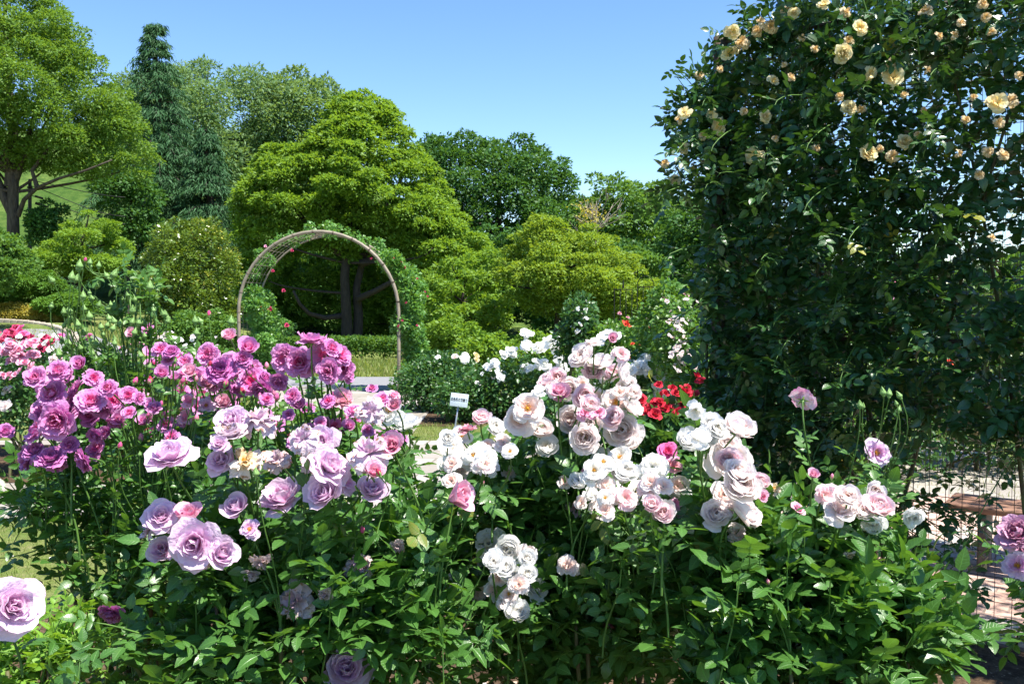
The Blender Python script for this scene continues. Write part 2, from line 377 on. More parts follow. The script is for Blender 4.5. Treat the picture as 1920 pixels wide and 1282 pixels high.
CLEAR = []          # (centre, radius) of the front blooms: foliage keeps out of them and grows aside from them
def leaves(g, T, pos, dirs, size, up=None, jit=0.5, rng=RNG, rnd=None, m=0, wscale=1.0):
    n = len(pos)
    if n == 0: return
    if CLEAR:
        size = np.broadcast_to(size, (n,)); q = pos + nrm(dirs) * size[:, None] * 1.1
        C = np.array([c for c, r in CLEAR]); R = np.array([r for c, r in CLEAR]) + .012
        v = q[:, None] - C[None]; dist = np.linalg.norm(v, axis=2)
        ax = nrm(np.array([0, 0, CAMZ]) - C); al = (v * ax[None]).sum(2); pr = np.sqrt(np.maximum(dist ** 2 - al ** 2, 0))
        bad = ((dist < R * .95) | ((pr < R * .7) & (al > 0) & (al < .5))).any(1) & (rng.random(n) < .9)
        k = ~bad; pos, dirs, size = pos[k], dirs[k], size[k]
        if rnd is not None: rnd = rnd[k]
        if up is not None and np.ndim(up) == 2: up = up[k]
        n = len(pos)
        if n == 0: return
    u = np.array([0, 0, 1.0]) if up is None else up
    ups = nrm(u + rng.normal(0, jit, (n, 3)))
    Ms = frames(dirs + rng.normal(0, 0.02, (n, 3)), ups) * np.broadcast_to(size, (n,))[:, None, None]
    if wscale != 1.0: Ms[:, :, 0] *= wscale
    rnd = rng.random(n) if rnd is None else rnd
    if isinstance(T, list):
        pick = rng.integers(0, len(T), n)
        for k in range(len(T)):
            q = pick == k; g.inst(T[k], Ms[q], pos[q], rnd[q], m)
    else: g.inst(T, Ms, pos, rnd, m)

def curve(p0, p1, b0=None, b1=None, n=8):
    """cubic from p0 to p1 with optional handles (absolute points)"""
    p0, p1 = np.asarray(p0, float), np.asarray(p1, float)
    b0 = p0 + (p1 - p0) / 3 if b0 is None else np.asarray(b0, float)
    b1 = p0 + (p1 - p0) * 2 / 3 if b1 is None else np.asarray(b1, float)
    t = np.linspace(0, 1, n)[:, None]
    return (1-t)**3*p0 + 3*(1-t)**2*t*b0 + 3*(1-t)*t*t*b1 + t**3*p1

def sample_ell(rng, ells, n, power=0.45):
    """points in a union of ellipsoids (c, (rx, ry, rz)), thicker towards the surface, with their outward normals"""
    vol = np.array([e[1][0] * e[1][1] * e[1][2] for e in ells]) ** 0.75
    pick = rng.choice(len(ells), n, p=vol / vol.sum())
    C = np.array([e[0] for e in ells])[pick]; R = np.array([e[1] for e in ells])[pick]
    d = nrm(rng.normal(0, 1, (n, 3))); r = rng.random(n)[:, None] ** power
    return C + d * R * r, nrm(d / R)

def shoots(g, gs, rng, ells, n, leaf, T, length=(0.14, 0.3), per=6, zmin=0.08, updraft=0.55, front=0.0):
    """leafy shoots all through a bush: a thin twig with rose leaves set alternately along it"""
    pts, nn = sample_ell(rng, ells, n)
    LP = []; LD = []; LS = []; LR = []
    for p, d in zip(pts, nn):
        if p[2] < zmin: continue
        d = nrm(d + np.array([0, -front, updraft]) + rng.normal(0, .35, 3))
        L = rng.uniform(*length)
        a = p - d * L * .6
        b = p + d * L * .4; hb = p + rng.normal(0, .02, 3)
        c = curve(a, b, None, hb, per + 1)
        gs.tube(c, np.linspace(.0026, .0012, per + 1), 4, r=rng.random(), cap=False)
        tw = rng.uniform(0, 6.28); tr = rng.random()
        t = nrm(c[-1] - c[0]); s1 = nrm(np.cross(t, rng.normal(0, 1, 3))); s2 = np.cross(t, s1)
        for i in range(1, per + 1):
            tw += 2.4
            out = math.cos(tw) * s1 + math.sin(tw) * s2
            dd = nrm(out + t * rng.uniform(.2, .8) + np.array([0, 0, .15]))
            if i == per: dd = t
            LP.append(c[i]); LD.append(dd); LS.append(leaf * rng.uniform(.7, 1.15) * (0.75 if i == per else 1)); LR.append(np.clip(tr * .6 + rng.random() * .4, 0, 1))
    leaves(g, T, np.array(LP), np.array(LD), np.array(LS), jit=.28, rng=rng, rnd=np.array(LR))

# ------------------------------------------------------------------ blooms (unit diameter, facing +Z, foot at the origin)
def trapz(f, x):
    return float(((f[1:] + f[:-1]) * (x[1:] - x[:-1])).sum() * 0.5)
def bloom(n, seed, phi_in=(0.35, -0.55), phi_out=(1.05, 1.75), Lr=(0.26, 0.52), Wr=(0.85, 1.2), ruffle=0.02, chaos=0.15, cup=1.0,
          nu=6, ns=6, point=0.0, droop=0.0, tpow=1.0, start=0, wrapmin=0.10):
    rs = np.random.default_rng(seed); g = Geo()
    for i in range(start, n):
        t = (i / max(1, n - 1)) ** tpow
        az = i * 2.39996 + rs.normal(0, chaos)
        L = (Lr[0] + (Lr[1] - Lr[0]) * t ** .8) * rs.uniform(.9, 1.08)
        W = L * (Wr[0] + (Wr[1] - Wr[0]) * t) * rs.uniform(.9, 1.1)
        a0 = phi_in[0] + (phi_out[0] - phi_in[0]) * t + rs.normal(0, chaos * .4)
        a1 = phi_in[1] + (phi_out[1] - phi_in[1]) * t ** 1.3 + rs.normal(0, chaos * 1.1) + droop * rs.random()
        r0 = 0.012 + 0.05 * t
        S = np.linspace(0, 1, ns); Uu = np.linspace(-1, 1, nu)
        ph1, ph2, fr = rs.uniform(0, 6.28), rs.uniform(0, 6.28), rs.uniform(2.0, 4.0)
        V = []; UV = []
        skew = rs.normal(0, .12)
        for si in S:
            for u in Uu:
                s = si * (1 - 0.20 * u * u - 0.05 * (1 - abs(u)) ** 6 + point * (1 - abs(u)) ** 3)
                k = 12; ss = np.linspace(0, s, k); ph = a0 + (a1 - a0) * ss ** 1.4
                if s > 0: r = r0 + L * trapz(np.sin(ph), ss); z = L * trapz(np.cos(ph), ss)
                else: r, z = r0, 0.0
                w = W * (0.22 + 0.78 * math.sin(math.pi / 2 * min(1, s / .72)))
                x = u * w / 2
                Rc = max(abs(r), wrapmin) * (1 + .5 * t) + 0.05 * (1 - t)
                dl = max(-2.3, min(2.3, x / Rc * cup))
                o_ = r - Rc * (1 - math.cos(dl)) * (1 - .35 * t); tau = Rc / max(cup, .3) * math.sin(dl)
                z += ruffle * s * s * (math.sin(fr * u * 1.7 + ph1) + .6 * math.sin(fr * 3.1 * u + ph2)) * (0.5 + abs(u)) + skew * x * s
                o_ += ruffle * .8 * s * s * math.cos(fr * 2.2 * u + ph2)
                V.append((o_ * math.cos(az) - tau * math.sin(az), o_ * math.sin(az) + tau * math.cos(az), z)); UV.append((s, t))
        F = [(a*nu+b, a*nu+b+1, (a+1)*nu+b+1, (a+1)*nu+b) for a in range(ns-1) for b in range(nu-1)]
        g.add(V, F, rs.random(), UV)
    return g
def calyx_geo(droopy=0.6):
    g = Geo()
    th = np.linspace(0, 2*math.pi, 8, endpoint=False)
    prof = [(-.13, .012), (-.11, .035), (-.06, .055), (-.01, .05), (.02, .03)]
    V = [(r*math.cos(t), r*math.sin(t), z) for z, r in prof for t in th]
    F = [(a*8+b, a*8+(b+1) % 8, (a+1)*8+(b+1) % 8, (a+1)*8+b) for a in range(4) for b in range(8)]
    g.add(V, F, .4)
    for k in range(5):
        az = k * 1.2566
        V2 = []; UV = []
        for s in np.linspace(0, 1, 5):
            r = .045 + .22 * s; z = -.01 - droopy * .22 * s * s + .03 * s; w = .045 * (1 - s) ** .7
            for u in (-1, 0, 1):
                V2.append((r*math.cos(az) - u*w*math.sin(az), r*math.sin(az) + u*w*math.cos(az), z - .01 * abs(u))); UV.append((u, s))
        F2 = [(a*3+b, a*3+b+1, (a+1)*3+b+1, (a+1)*3+b) for a in range(4) for b in range(2)]
        g.add(V2, F2, .7, UV)
    return g
def bud_geo(seed, color=True, open_=0.25):
    """a pointed rose bud: swollen hip, sepals hugging the petals; unit length about 1"""
    g = Geo(); rs = np.random.default_rng(seed)
    th = np.linspace(0, 2*math.pi, 10, endpoint=False)
    def lathe(prof, r, uv, m, tw=0.0):
        V = [(a*math.cos(t + tw*z), a*math.sin(t + tw*z), z) for z, a in prof for t in th]
        F = [(a*10+b, a*10+(b+1) % 10, (a+1)*10+(b+1) % 10, (a+1)*10+b) for a in range(len(prof)-1) for b in range(10)]
        g.add(V, F, r, np.array([uv] * len(V)), m)
    lathe([(-.18, .03), (-.14, .1), (-.05, .15), (.04, .13)], .3, (0, .5), 1)
    if color: lathe([(.0, .12), (.15, .22), (.35, .26), (.55, .2), (.72, .1), (.8, .02)], .6, (.6, .3), 0, 1.5)
    else: lathe([(.0, .14), (.1, .25), (.24, .28), (.4, .18), (.55, .07), (.8, .005)], .6, (.6, .3), 1, .5)
    for k in range(5):
        az = k*1.2566 + rs.normal(0, .1); V2 = []; UV = []
        ln = 0.75 if not color else .62
        for s in np.linspace(0, 1, 6):
            z = .02 + ln * s * (1 - open_ * .5) ; r = .14 + .13 * math.sin(math.pi * min(1, s * 1.1)) + open_ * .35 * s * s - (0.12 * s if not color else 0)
            w = .12 * (1 - s) ** .8
            for u in (-1, 0, 1): V2.append((r*math.cos(az) - u*w*math.sin(az), r*math.sin(az) + u*w*math.cos(az), z)); UV.append((u, s))
        g.add(V2, [(a*3+b, a*3+b+1, (a+1)*3+b+1, (a+1)*3+b) for a in range(5) for b in range(2)], .8, UV, 1)
    return g
def stamen_geo():
    g = Geo(); rs = np.random.default_rng(3)
    for k in range(46):
        a = rs.uniform(0, 6.28); r = math.sqrt(rs.random()) * .12; h = .10 + .06 * rs.random() - r * .2
        d = np.array([math.cos(a) * r, math.sin(a) * r, h]); b = np.array([math.cos(a) * r * .3, math.sin(a) * r * .3, 0])
        g.tube([b, d], [.004, .003], 3, .2, False)
        g.box(d, (.02, .014, .014), None, .9)
    g.tube([(0, 0, 0), (0, 0, .07), (0, 0, .1)], [.03, .045, .02], 6, .1)
    return g
BL = {}
def kind(key, mat, variants):
    BL[key] = []
    for v in variants:
        if not getattr(v, 'normed', False):      # bring every bloom to unit diameter
            A = np.concatenate(v.V); k = 0.5 / max(np.percentile(np.hypot(A[:, 0], A[:, 1]), 96), 0.55 * (np.percentile(A[:, 2], 98) - min(0, np.percentile(A[:, 2], 5))))
            v.V = [q * k for q in v.V]; v.normed = True
        BL[key].append(v.mesh(key + '_petals', M[mat]))
full = [bloom(58, s, (0.6, -0.5), (1.2, 1.75), (0.24, 0.47), (.62, .82), .03, .42, tpow=.75) for s in (1, 2, 3)]
fullflat = [bloom(52, s, (0.95, 0.0), (1.35, 1.8), (0.24, 0.48), (.62, .82), .032, .42, tpow=.75) for s in (4, 5)]
ht = [bloom(26, s, (0.30, -0.35), (0.98, 1.85), (0.36, 0.58), (.85, 1.1), .03, .24, point=.08, tpow=.9) for s in (11, 12, 13)]
htball = [bloom(20, s, (0.35, -0.5), (0.95, 1.15), (0.36, 0.56), (.95, 1.15), .022, .18, point=.06) for s in (14, 15)]
cupb = [bloom(34, s, (0.6, -0.7), (1.25, 0.55), (0.26, 0.46), (.85, 1.1), .022, .26) for s in (21, 22, 23)]
opn = [bloom(22, s, (1.05, 0.6), (1.45, 1.2), (0.30, 0.49), (.9, 1.1), .02, .25) for s in (31, 32)]
loose = [bloom(16, s, (0.9, 0.4), (1.4, 1.9), (0.34, 0.54), (.9, 1.15), .035, .4) for s in (41, 42)]
old = [bloom(22, s, (0.6, 0.2), (1.6, 2.9), (0.30, 0.55), (.7, .95), .06, .5, droop=.9) for s in (51, 52, 53)]
halfb = [bloom(13, s, (0.22, -0.35), (0.6, 0.9), (0.45, 0.62), (1.0, 1.15), .01, .1, point=.06) for s in (61, 62)]
smallb = [bloom(15, s, (0.7, -0.4), (1.3, 1.7), (0.26, 0.5), (.95, 1.2), .02, .3, nu=4, ns=4) for s in (71, 72, 73)]
kind('purple', 'purple', full); kind('purple_flat', 'purple', fullflat); kind('violet', 'violet', full); kind('purple_half', 'purple', halfb)
kind('lavender', 'lavender', ht); kind('lavender_ball', 'lavender', htball); kind('lavender_half', 'lavender', halfb); kind('lavender_old', 'lavender_old', old + ht[:1])
kind('lavender_open', 'lavender', loose)
kind('wither', 'wither', old); kind('cream_old', 'cream_old', old)
kind('blush', 'blush', cupb); kind('blush_open', 'blush', opn); kind('blush_pink', 'blush_pink', cupb + loose[:1]); kind('blush_loose', 'blush', loose)
kind('white', 'white', cupb + loose); kind('white_open', 'white', loose + opn[:1]); kind('pure_white', 'pure_white', smallb)
kind('pink', 'pink', halfb + loose[:1]); kind('pink_small', 'pink', smallb); kind('hot_pink', 'hot_pink', smallb); kind('two_tone', 'two_tone', loose); kind('coral', 'coral', fullflat)
kind('red', 'red', smallb); kind('scarlet', 'scarlet', smallb); kind('crimson', 'crimson', smallb); kind('yellow', 'yellow', full[:2] + loose); kind('yellow_old', 'yellow_old', old)
kind('mauve', 'mauve', full); kind('blush_small', 'blush', smallb); kind('purple_small', 'purple', smallb)
CALYX = calyx_geo(.6).mesh('calyx', M['calyx']); STAMENS = stamen_geo().mesh('stamens', M['stamen'])
BUDS = {k: [bud_geo(s, True, o).mesh('bud_' + k, [M[m], M['calyx']]) for s, o in ((1, .2), (2, .6))] for k, m in
        (('hot_pink', 'hot_pink'), ('pink', 'pink'), ('red', 'crimson'), ('purple', 'purple'), ('white', 'white'))}
BUDS['green'] = [bud_geo(s, False, o).mesh('bud_green', [M['calyx'], M['calyx']]) for s, o in ((4, .0), (5, .12))]
# ================================================================== THE SETTING
def ss(a, b, x):
    t = np.clip((x - a) / (b - a), 0, 1); return t * t * (3 - 2 * t)
def ground_z(x, y):
    """level garden, a grassy mound at the left, a hill behind that is highest at the left"""
    x = np.asarray(x, float); y = np.asarray(y, float)
    mound = 1.15 * ss(-6.5, -9.5, x) * ss(12.5, 21, y)
    amp = 3.0 + 9.5 * ss(6, -20, x)
    hill = amp * ss(33, 66, y) * (1 - .6 * ss(15, 60, x))
    return mound + hill
def sheet(name, xs, ys, zoff, mat, flat=False):
    X, Y = np.meshgrid(xs, ys)
    Z = np.zeros_like(X) if flat else ground_z(X, Y)
    V = np.stack([X, Y, Z + zoff], -1).reshape(-1, 3); nx = len(xs); ny = len(ys)
    i = np.arange((nx-1)*(ny-1)); a = (i // (nx-1)) * nx + i % (nx-1)
    g = Geo(); g.add(V, np.stack([a, a+1, a+nx+1, a+nx], 1))
    return tag(link(name, g.mesh(name, mat)), kind='structure')

def grass_mat():
    m, nt, n, l = newmat('lawn')
    a = noise(n, l, 0.6, 4); b = noise(n, l, 9, 5, rough=.7); c = noise(n, l, 70, 3)
    col = mixc(n, l, sstep(n, l, a, .35, .65), (0.10, 0.17, 0.03), (0.19, 0.22, 0.06))
    col = mixc(n, l, sstep(n, l, b, .42, .68), col, (0.27, 0.25, 0.11))
    col = mixc(n, l, mth(n, l, 'MULTIPLY', c, .5), col, (0.06, 0.12, 0.02))
    p = n('ShaderNodeBsdfPrincipled'); p.inputs['Roughness'].default_value = .95; p.inputs['Specular IOR Level'].default_value = .1
    l(col, p.inputs['Base Color'])
    bp = n('ShaderNodeBump'); bp.inputs['Strength'].default_value = 1; bp.inputs['Distance'].default_value = .03; l(c, bp.inputs['Height']); l(bp.outputs[0], p.inputs['Normal'])
    o = n('ShaderNodeOutputMaterial'); l(p.outputs[0], o.inputs[0]); return m
def slope_mat():
    m, nt, n, l = newmat('hill_grass')
    a = noise(n, l, 0.25, 4); b = noise(n, l, 2.4, 5, rough=.7)
    col = mixc(n, l, sstep(n, l, a, .35, .65), (0.06, 0.11, 0.02), (0.11, 0.16, 0.035))
    col = mixc(n, l, mth(n, l, 'MULTIPLY', sstep(n, l, b, .4, .62), .8), col, (0.035, 0.08, 0.014))
    p = n('ShaderNodeBsdfPrincipled'); p.inputs['Roughness'].default_value = .95; p.inputs['Specular IOR Level'].default_value = .1
    l(col, p.inputs['Base Color'])
    bp = n('ShaderNodeBump'); bp.inputs['Strength'].default_value = 1; bp.inputs['Distance'].default_value = .15; l(b, bp.inputs['Height']); l(bp.outputs[0], p.inputs['Normal'])
    o = n('ShaderNodeOutputMaterial'); l(p.outputs[0], o.inputs[0]); return m
def slab_mat(name, c1, c2, cm, bw, bh, rot=0.0, mortar=.012, off=.5, rough=.85, c3=None):
    m, nt, n, l = newmat(name)
    g = n('ShaderNodeNewGeometry'); mp = n('ShaderNodeMapping'); l(g.outputs['Position'], mp.inputs[0]); mp.inputs['Rotation'].default_value = (0, 0, rot)
    br = n('ShaderNodeTexBrick'); l(mp.outputs[0], br.inputs['Vector']); br.offset = off
    br.inputs['Scale'].default_value = 1; br.inputs['Brick Width'].default_value = bw; br.inputs['Row Height'].default_value = bh
    br.inputs['Mortar Size'].default_value = mortar; br.inputs['Mortar Smooth'].default_value = .3; br.inputs['Bias'].default_value = 0
    br.inputs['Color1'].default_value = (0, 0, 0, 1); br.inputs['Color2'].default_value = (1, 1, 1, 1); br.inputs['Mortar'].default_value = (.5, .5, .5, 1)
    sp = n('ShaderNodeSeparateColor'); l(br.outputs['Color'], sp.inputs[0]); v = sp.outputs[0]
    col = mixc(n, l, v, c1, c2)
    if c3: col = mixc(n, l, mth(n, l, 'GREATER_THAN', v, .72), col, c3)
    nz = noise(n, l, 14, 5, rough=.7); n2 = noise(n, l, 1.2, 3)
    col = mixc(n, l, mth(n, l, 'MULTIPLY', nz, .5), col, tuple(x * .62 for x in c1))
    col = mixc(n, l, mth(n, l, 'MULTIPLY', sstep(n, l, n2, .4, .7), .35), col, tuple(min(1, x * 1.25) for x in c2))
    col = mixc(n, l, br.outputs['Fac'], col, cm)
    p = n('ShaderNodeBsdfPrincipled'); p.inputs['Roughness'].default_value = rough; p.inputs['Specular IOR Level'].default_value = .25
    l(col, p.inputs['Base Color'])
    bp = n('ShaderNodeBump'); bp.inputs['Strength'].default_value = .8; bp.inputs['Distance'].default_value = .004
    l(mth(n, l, 'SUBTRACT', mth(n, l, 'MULTIPLY', nz, .4), br.outputs['Fac']), bp.inputs['Height']); l(bp.outputs[0], p.inputs['Normal'])
    o = n('ShaderNodeOutputMaterial'); l(p.outputs[0], o.inputs[0]); return m
def soil_mat():
    m, nt, n, l = newmat('soil')
    a = noise(n, l, 14, 5, rough=.75); b = noise(n, l, 60, 3)
    col = mixc(n, l, sstep(n, l, a, .35, .7), (0.045, 0.028, 0.017), (0.13, 0.085, 0.05))
    col = mixc(n, l, sstep(n, l, b, .6, .75), col, (0.3, 0.22, 0.14))
    p = n('ShaderNodeBsdfPrincipled'); p.inputs['Roughness'].default_value = .95; p.inputs['Specular IOR Level'].default_value = .1; l(col, p.inputs['Base Color'])
    bp = n('ShaderNodeBump'); bp.inputs['Strength'].default_value = 1; bp.inputs['Distance'].default_value = .03; l(a, bp.inputs['Height']); l(bp.outputs[0], p.inputs['Normal'])
    o = n('ShaderNodeOutputMaterial'); l(p.outputs[0], o.inputs[0]); return m

LAWN = grass_mat(); SOIL = soil_mat()
far = [-900, -300, -120] + list(np.linspace(-60, 60, 61)) + [120, 300, 900]
sheet('ground', far, [-60, -5, 0] + list(np.linspace(4, 80, 58)) + [120, 300, 1200], 0.0, LAWN)
sheet('hill', list(np.linspace(-60, 60, 61)), list(np.linspace(32, 79, 45)), 0.03, slope_mat())
sheet('flower_bed', [-6, 0, 5], [-1, 2, 4.75], 0.004, SOIL, True)
sheet('flower_bed', [-1.9, 2, 7], [11.6, 13, 15.6], 0.004, SOIL, True)
sheet('flower_bed', [-6.9, -5, -1.2], [7.9, 9, 10.0], 0.02, SOIL, True)
PAV = slab_mat('paving', (0.27, 0.24, 0.2), (0.36, 0.33, 0.29), (0.2, 0.18, 0.14), .62, .41, .12, .012)
sheet('path', [-14, 0, 5], [6.55, 8, 10.35], 0.012, PAV, True)
sheet('path', [-5.6, -3, -1.2], [10.35, 13, 17.0], 0.016, PAV, True)
ASPH = plain_mat('asphalt', (0.24, 0.24, 0.25), (0.18, 0.18, 0.19), rough=.9, scale=30, bump=.004)
sheet('road', list(np.linspace(-30, 30, 61)), [17.0, 17.5, 18, 18.6, 19.2], 0.012, ASPH, False)
# the brick floor of the arbor; (s, q) run along and behind the arbor's front
A0 = np.array([1.09, 4.8]); DU = nrm(np.array([0.25, -0.18])); DV = np.array([-DU[1], DU[0]])
def AB(s, q, z): p = A0 + DU * s + DV * q; return np.array([p[0], p[1], z])
ANG = math.atan2(DU[1], DU[0])
BRICK = slab_mat('brick_paving', (0.52, 0.33, 0.26), (0.60, 0.44, 0.36), (0.26, 0.2, 0.16), .2, .1, -ANG, .006, c3=(0.42, 0.43, 0.40))
KERB = plain_mat('kerb_stone', (0.5, 0.46, 0.38), (0.36, 0.33, 0.28), rough=.85, scale=12, bump=.004)
g = Geo(); V = [AB(s, q, .05) for s, q in ((-.35, .34), (5, .34), (5, 3.4), (-.35, 3.4))]; V = np.array(V)
g.add(np.vstack([V, V - [0, 0, .05]]), [(0, 1, 2, 3), (0, 4, 5, 1), (1, 5, 6, 2), (2, 6, 7, 3), (3, 7, 4, 0)])
tag(link('pavement', g.mesh('pavement', BRICK, False)), kind='structure')
Rz = np.array([[DU[0], DV[0], 0], [DU[1], DV[1], 0], [0, 0, 1]])
g = Geo()
for k in range(9): g.box(AB(-.1 + .6 * k, .26, .03), (.59, .14, .075), Rz, bevel=.008)
tag(link('kerb', g.mesh('kerb', KERB)), kind='structure')
# curved kerb below the yellow shrubs, on the mound at the left
g = Geo()
kp = [P(-140, 596, 21.5), P(-60, 596, 21.2), P(0, 598, 20.8), P(50, 601, 20.4), P(90, 607, 19.9), P(118, 614, 19.3), P(132, 622, 18.7), P(150, 640, 17.6)]
kp = np.array(kp); kc = []
for i in range(len(kp) - 1): kc += list(curve(kp[i], kp[i+1], n=5)[:-1])
for i in range(len(kc) - 1):
    a, b = kc[i], kc[i+1]; d = b - a; L = np.linalg.norm(d[:2]); an = math.atan2(d[1], d[0])
    R = np.array([[math.cos(an), -math.sin(an), 0], [math.sin(an), math.cos(an), 0], [0, 0, 1]])
    g.box((a + b) / 2 - [0, 0, .13], (L * .985, .16, .28), R, bevel=.015)
tag(link('kerb', g.mesh('kerb_curved', plain_mat('kerb_pale', (0.42, 0.36, 0.28), (0.3, 0.26, 0.2), scale=6))), kind='structure')

# grass blades
def blades(name, areas, mat, label=None):
    g = Geo()
    for (x0, x1, y0, y1, n, h) in areas:
        x = RNG.uniform(x0, x1, n); y = RNG.uniform(y0, y1, n); z = ground_z(x, y)
        pos = np.stack([x, y, z], 1); d = nrm(np.stack([RNG.normal(0, .45, n), RNG.normal(0, .45, n), np.ones(n)], 1))
        leaves(g, (np.array([[-.05, 0, 0], [.05, 0, 0], [.035, .6, .05], [0, 1, .2]], float), np.array([[0, 1, 2, 3]]), np.array([[0, 0]] * 4)), pos, d, h * RNG.uniform(.5, 1.3, n), up=RNG.normal(0, 1, (n, 3)), rnd=RNG.random(n))
    return tag(link(name, g.mesh(name, mat)), label, 'grass', kind='stuff')
GB = leaf_mat('grass_blade', (0.09, 0.16, 0.03), (0.2, 0.25, 0.06), trans=.3, rough=.6, c3=(0.34, 0.3, 0.14), f3=.22)
blades('grass', [(-9, 2, 19.25, 24, 26000, .16), (-5.4, -1.8, 4.9, 6.5, 9000, .035), (-1.2, 5, 10.4, 11.7, 9000, .05), (-16, -7, 12, 19, 16000, .1), (1.5, 6, 6.6, 12, 5000, .05)], GB, 'short sunlit lawn grass beside the paths and road')
# fallen petals and leaves
g = Geo()
for (x0, x1, y0, y1, n, s, r) in ((1.4, 2.6, 10.9, 11.6, 70, .07, .9), (-4.5, -2.5, 5, 6.4, 14, .03, .6), (-1.6, 1.7, 2.3, 4.7, 330, .03, .8), (.2, 3, 4.2, 5, 60, .03, .8)):
    pos = np.stack([RNG.uniform(x0, x1, n), RNG.uniform(y0, y1, n), np.full(n, .022)], 1)
    leaves(g, leaflet(1, .9, 4, 0, .3, -.3), pos, np.stack([RNG.normal(0, 1, n), RNG.normal(0, 1, n), np.zeros(n)], 1), s * RNG.uniform(.6, 1.2, n), jit=.3)
tag(link('fallen_petals', g.mesh('fallen_petals', leaf_mat('fallen_petal', (0.75, 0.68, 0.62), (0.8, 0.7, 0.7), trans=.2, rough=.7, c3=(.45, .28, .12), f3=.35))), 'pale rose petals scattered on soil and lawn', 'petals', kind='stuff')

# ================================================================== TREES
def pip(poly, x, z):
    ins = np.zeros(len(x), bool); n = len(poly); j = n - 1
    for i in range(n):
        xi, zi = poly[i]; xj, zj = poly[j]
        c = ((zi > z) != (zj > z)) & (x < (xj - xi) * (z - zi) / (zj - zi + 1e-12) + xi); ins ^= c; j = i
    return ins
def edist(poly, x, z):
    d = np.full(len(x), 1e9); n = len(poly)
    for i in range(n):
        a = np.array(poly[i]); b = np.array(poly[(i+1) % n]); ab = b - a
        t = np.clip(((x - a[0]) * ab[0] + (z - a[1]) * ab[1]) / (ab @ ab + 1e-9), 0, 1)
        d = np.minimum(d, np.hypot(x - a[0] - t * ab[0], z - a[1] - t * ab[1]))
    return d
def blobs_in(poly_px, Y, r, dens, depth, rng, front=.62):
    W = [P(px, py, Y) for px, py in poly_px]; poly = [(v[0], v[2]) for v in W]
    xs = np.array([q[0] for q in poly]); zs = np.array([q[1] for q in poly])
    area = 0.5 * abs(np.dot(xs, np.roll(zs, 1)) - np.dot(zs, np.roll(xs, 1)))
    n = area * dens * 1.5 / (math.pi * r * r) + 3; st = math.sqrt(area / n)
    gx, gz = np.meshgrid(np.arange(xs.min(), xs.max() + st, st), np.arange(zs.min(), zs.max() + st, st))
    x = (gx + rng.uniform(-.48, .48, gx.shape) * st).ravel(); z = (gz + rng.uniform(-.48, .48, gx.shape) * st).ravel()
    ok = pip(poly, x, z); x, z = x[ok], z[ok]; d = edist(poly, x, z)
    rad = np.maximum(np.minimum(r * rng.uniform(.6, 1.3, len(x)), d + r * .25), r * .45)
    half = np.minimum(depth, d * 1.25)
    off = half * (1 - rng.random(len(x)) ** 2 * .75) * np.where(rng.random(len(x)) < front, -1, 1)
    return np.stack([x, Y + off, z], 1), rad
def crown_geo(C, Rd, per, flat, leaf, wid, rng, droop=0.0, up=.6, zb=.45, jit=.6, g=None, T=None):
    """leaves spread on every clump of the crown, thickest on its upper side"""
    g = g or Geo()
    n = np.maximum(8, (per * (Rd / Rd.mean()) ** 2)).astype(int); idx = np.repeat(np.arange(len(C)), n); k = len(idx)
    d = nrm(rng.normal(0, 1, (k, 3)) + np.array([0, -.2, zb])); rr = Rd[idx][:, None] * (.55 + .5 * rng.random((k, 1)) ** .6)
    lump = 1 + .22 * np.sin(d[:, :1] * 5 + idx[:, None]) * np.cos(d[:, 1:2] * 4 + idx[:, None] * 1.7)
    pos = C[idx] + d * rr * lump * np.array([1, 1, flat])
    t = nrm(d * np.array([1, 1, .5]) + rng.normal(0, .5, (k, 3)) + np.array([0, 0, -droop]))
    nn = nrm(d * .7 + np.array([0, 0, up]) + rng.normal(0, jit, (k, 3)))
    cl = rng.random(len(C))[idx]
    leaves(g, T or DIAM, pos, t, leaf * rng.uniform(.6, 1.35, k), up=nn, jit=.05, rng=rng, rnd=np.clip(.55 * cl + .45 * rng.random(k), 0, 1), wscale=wid)
    return g
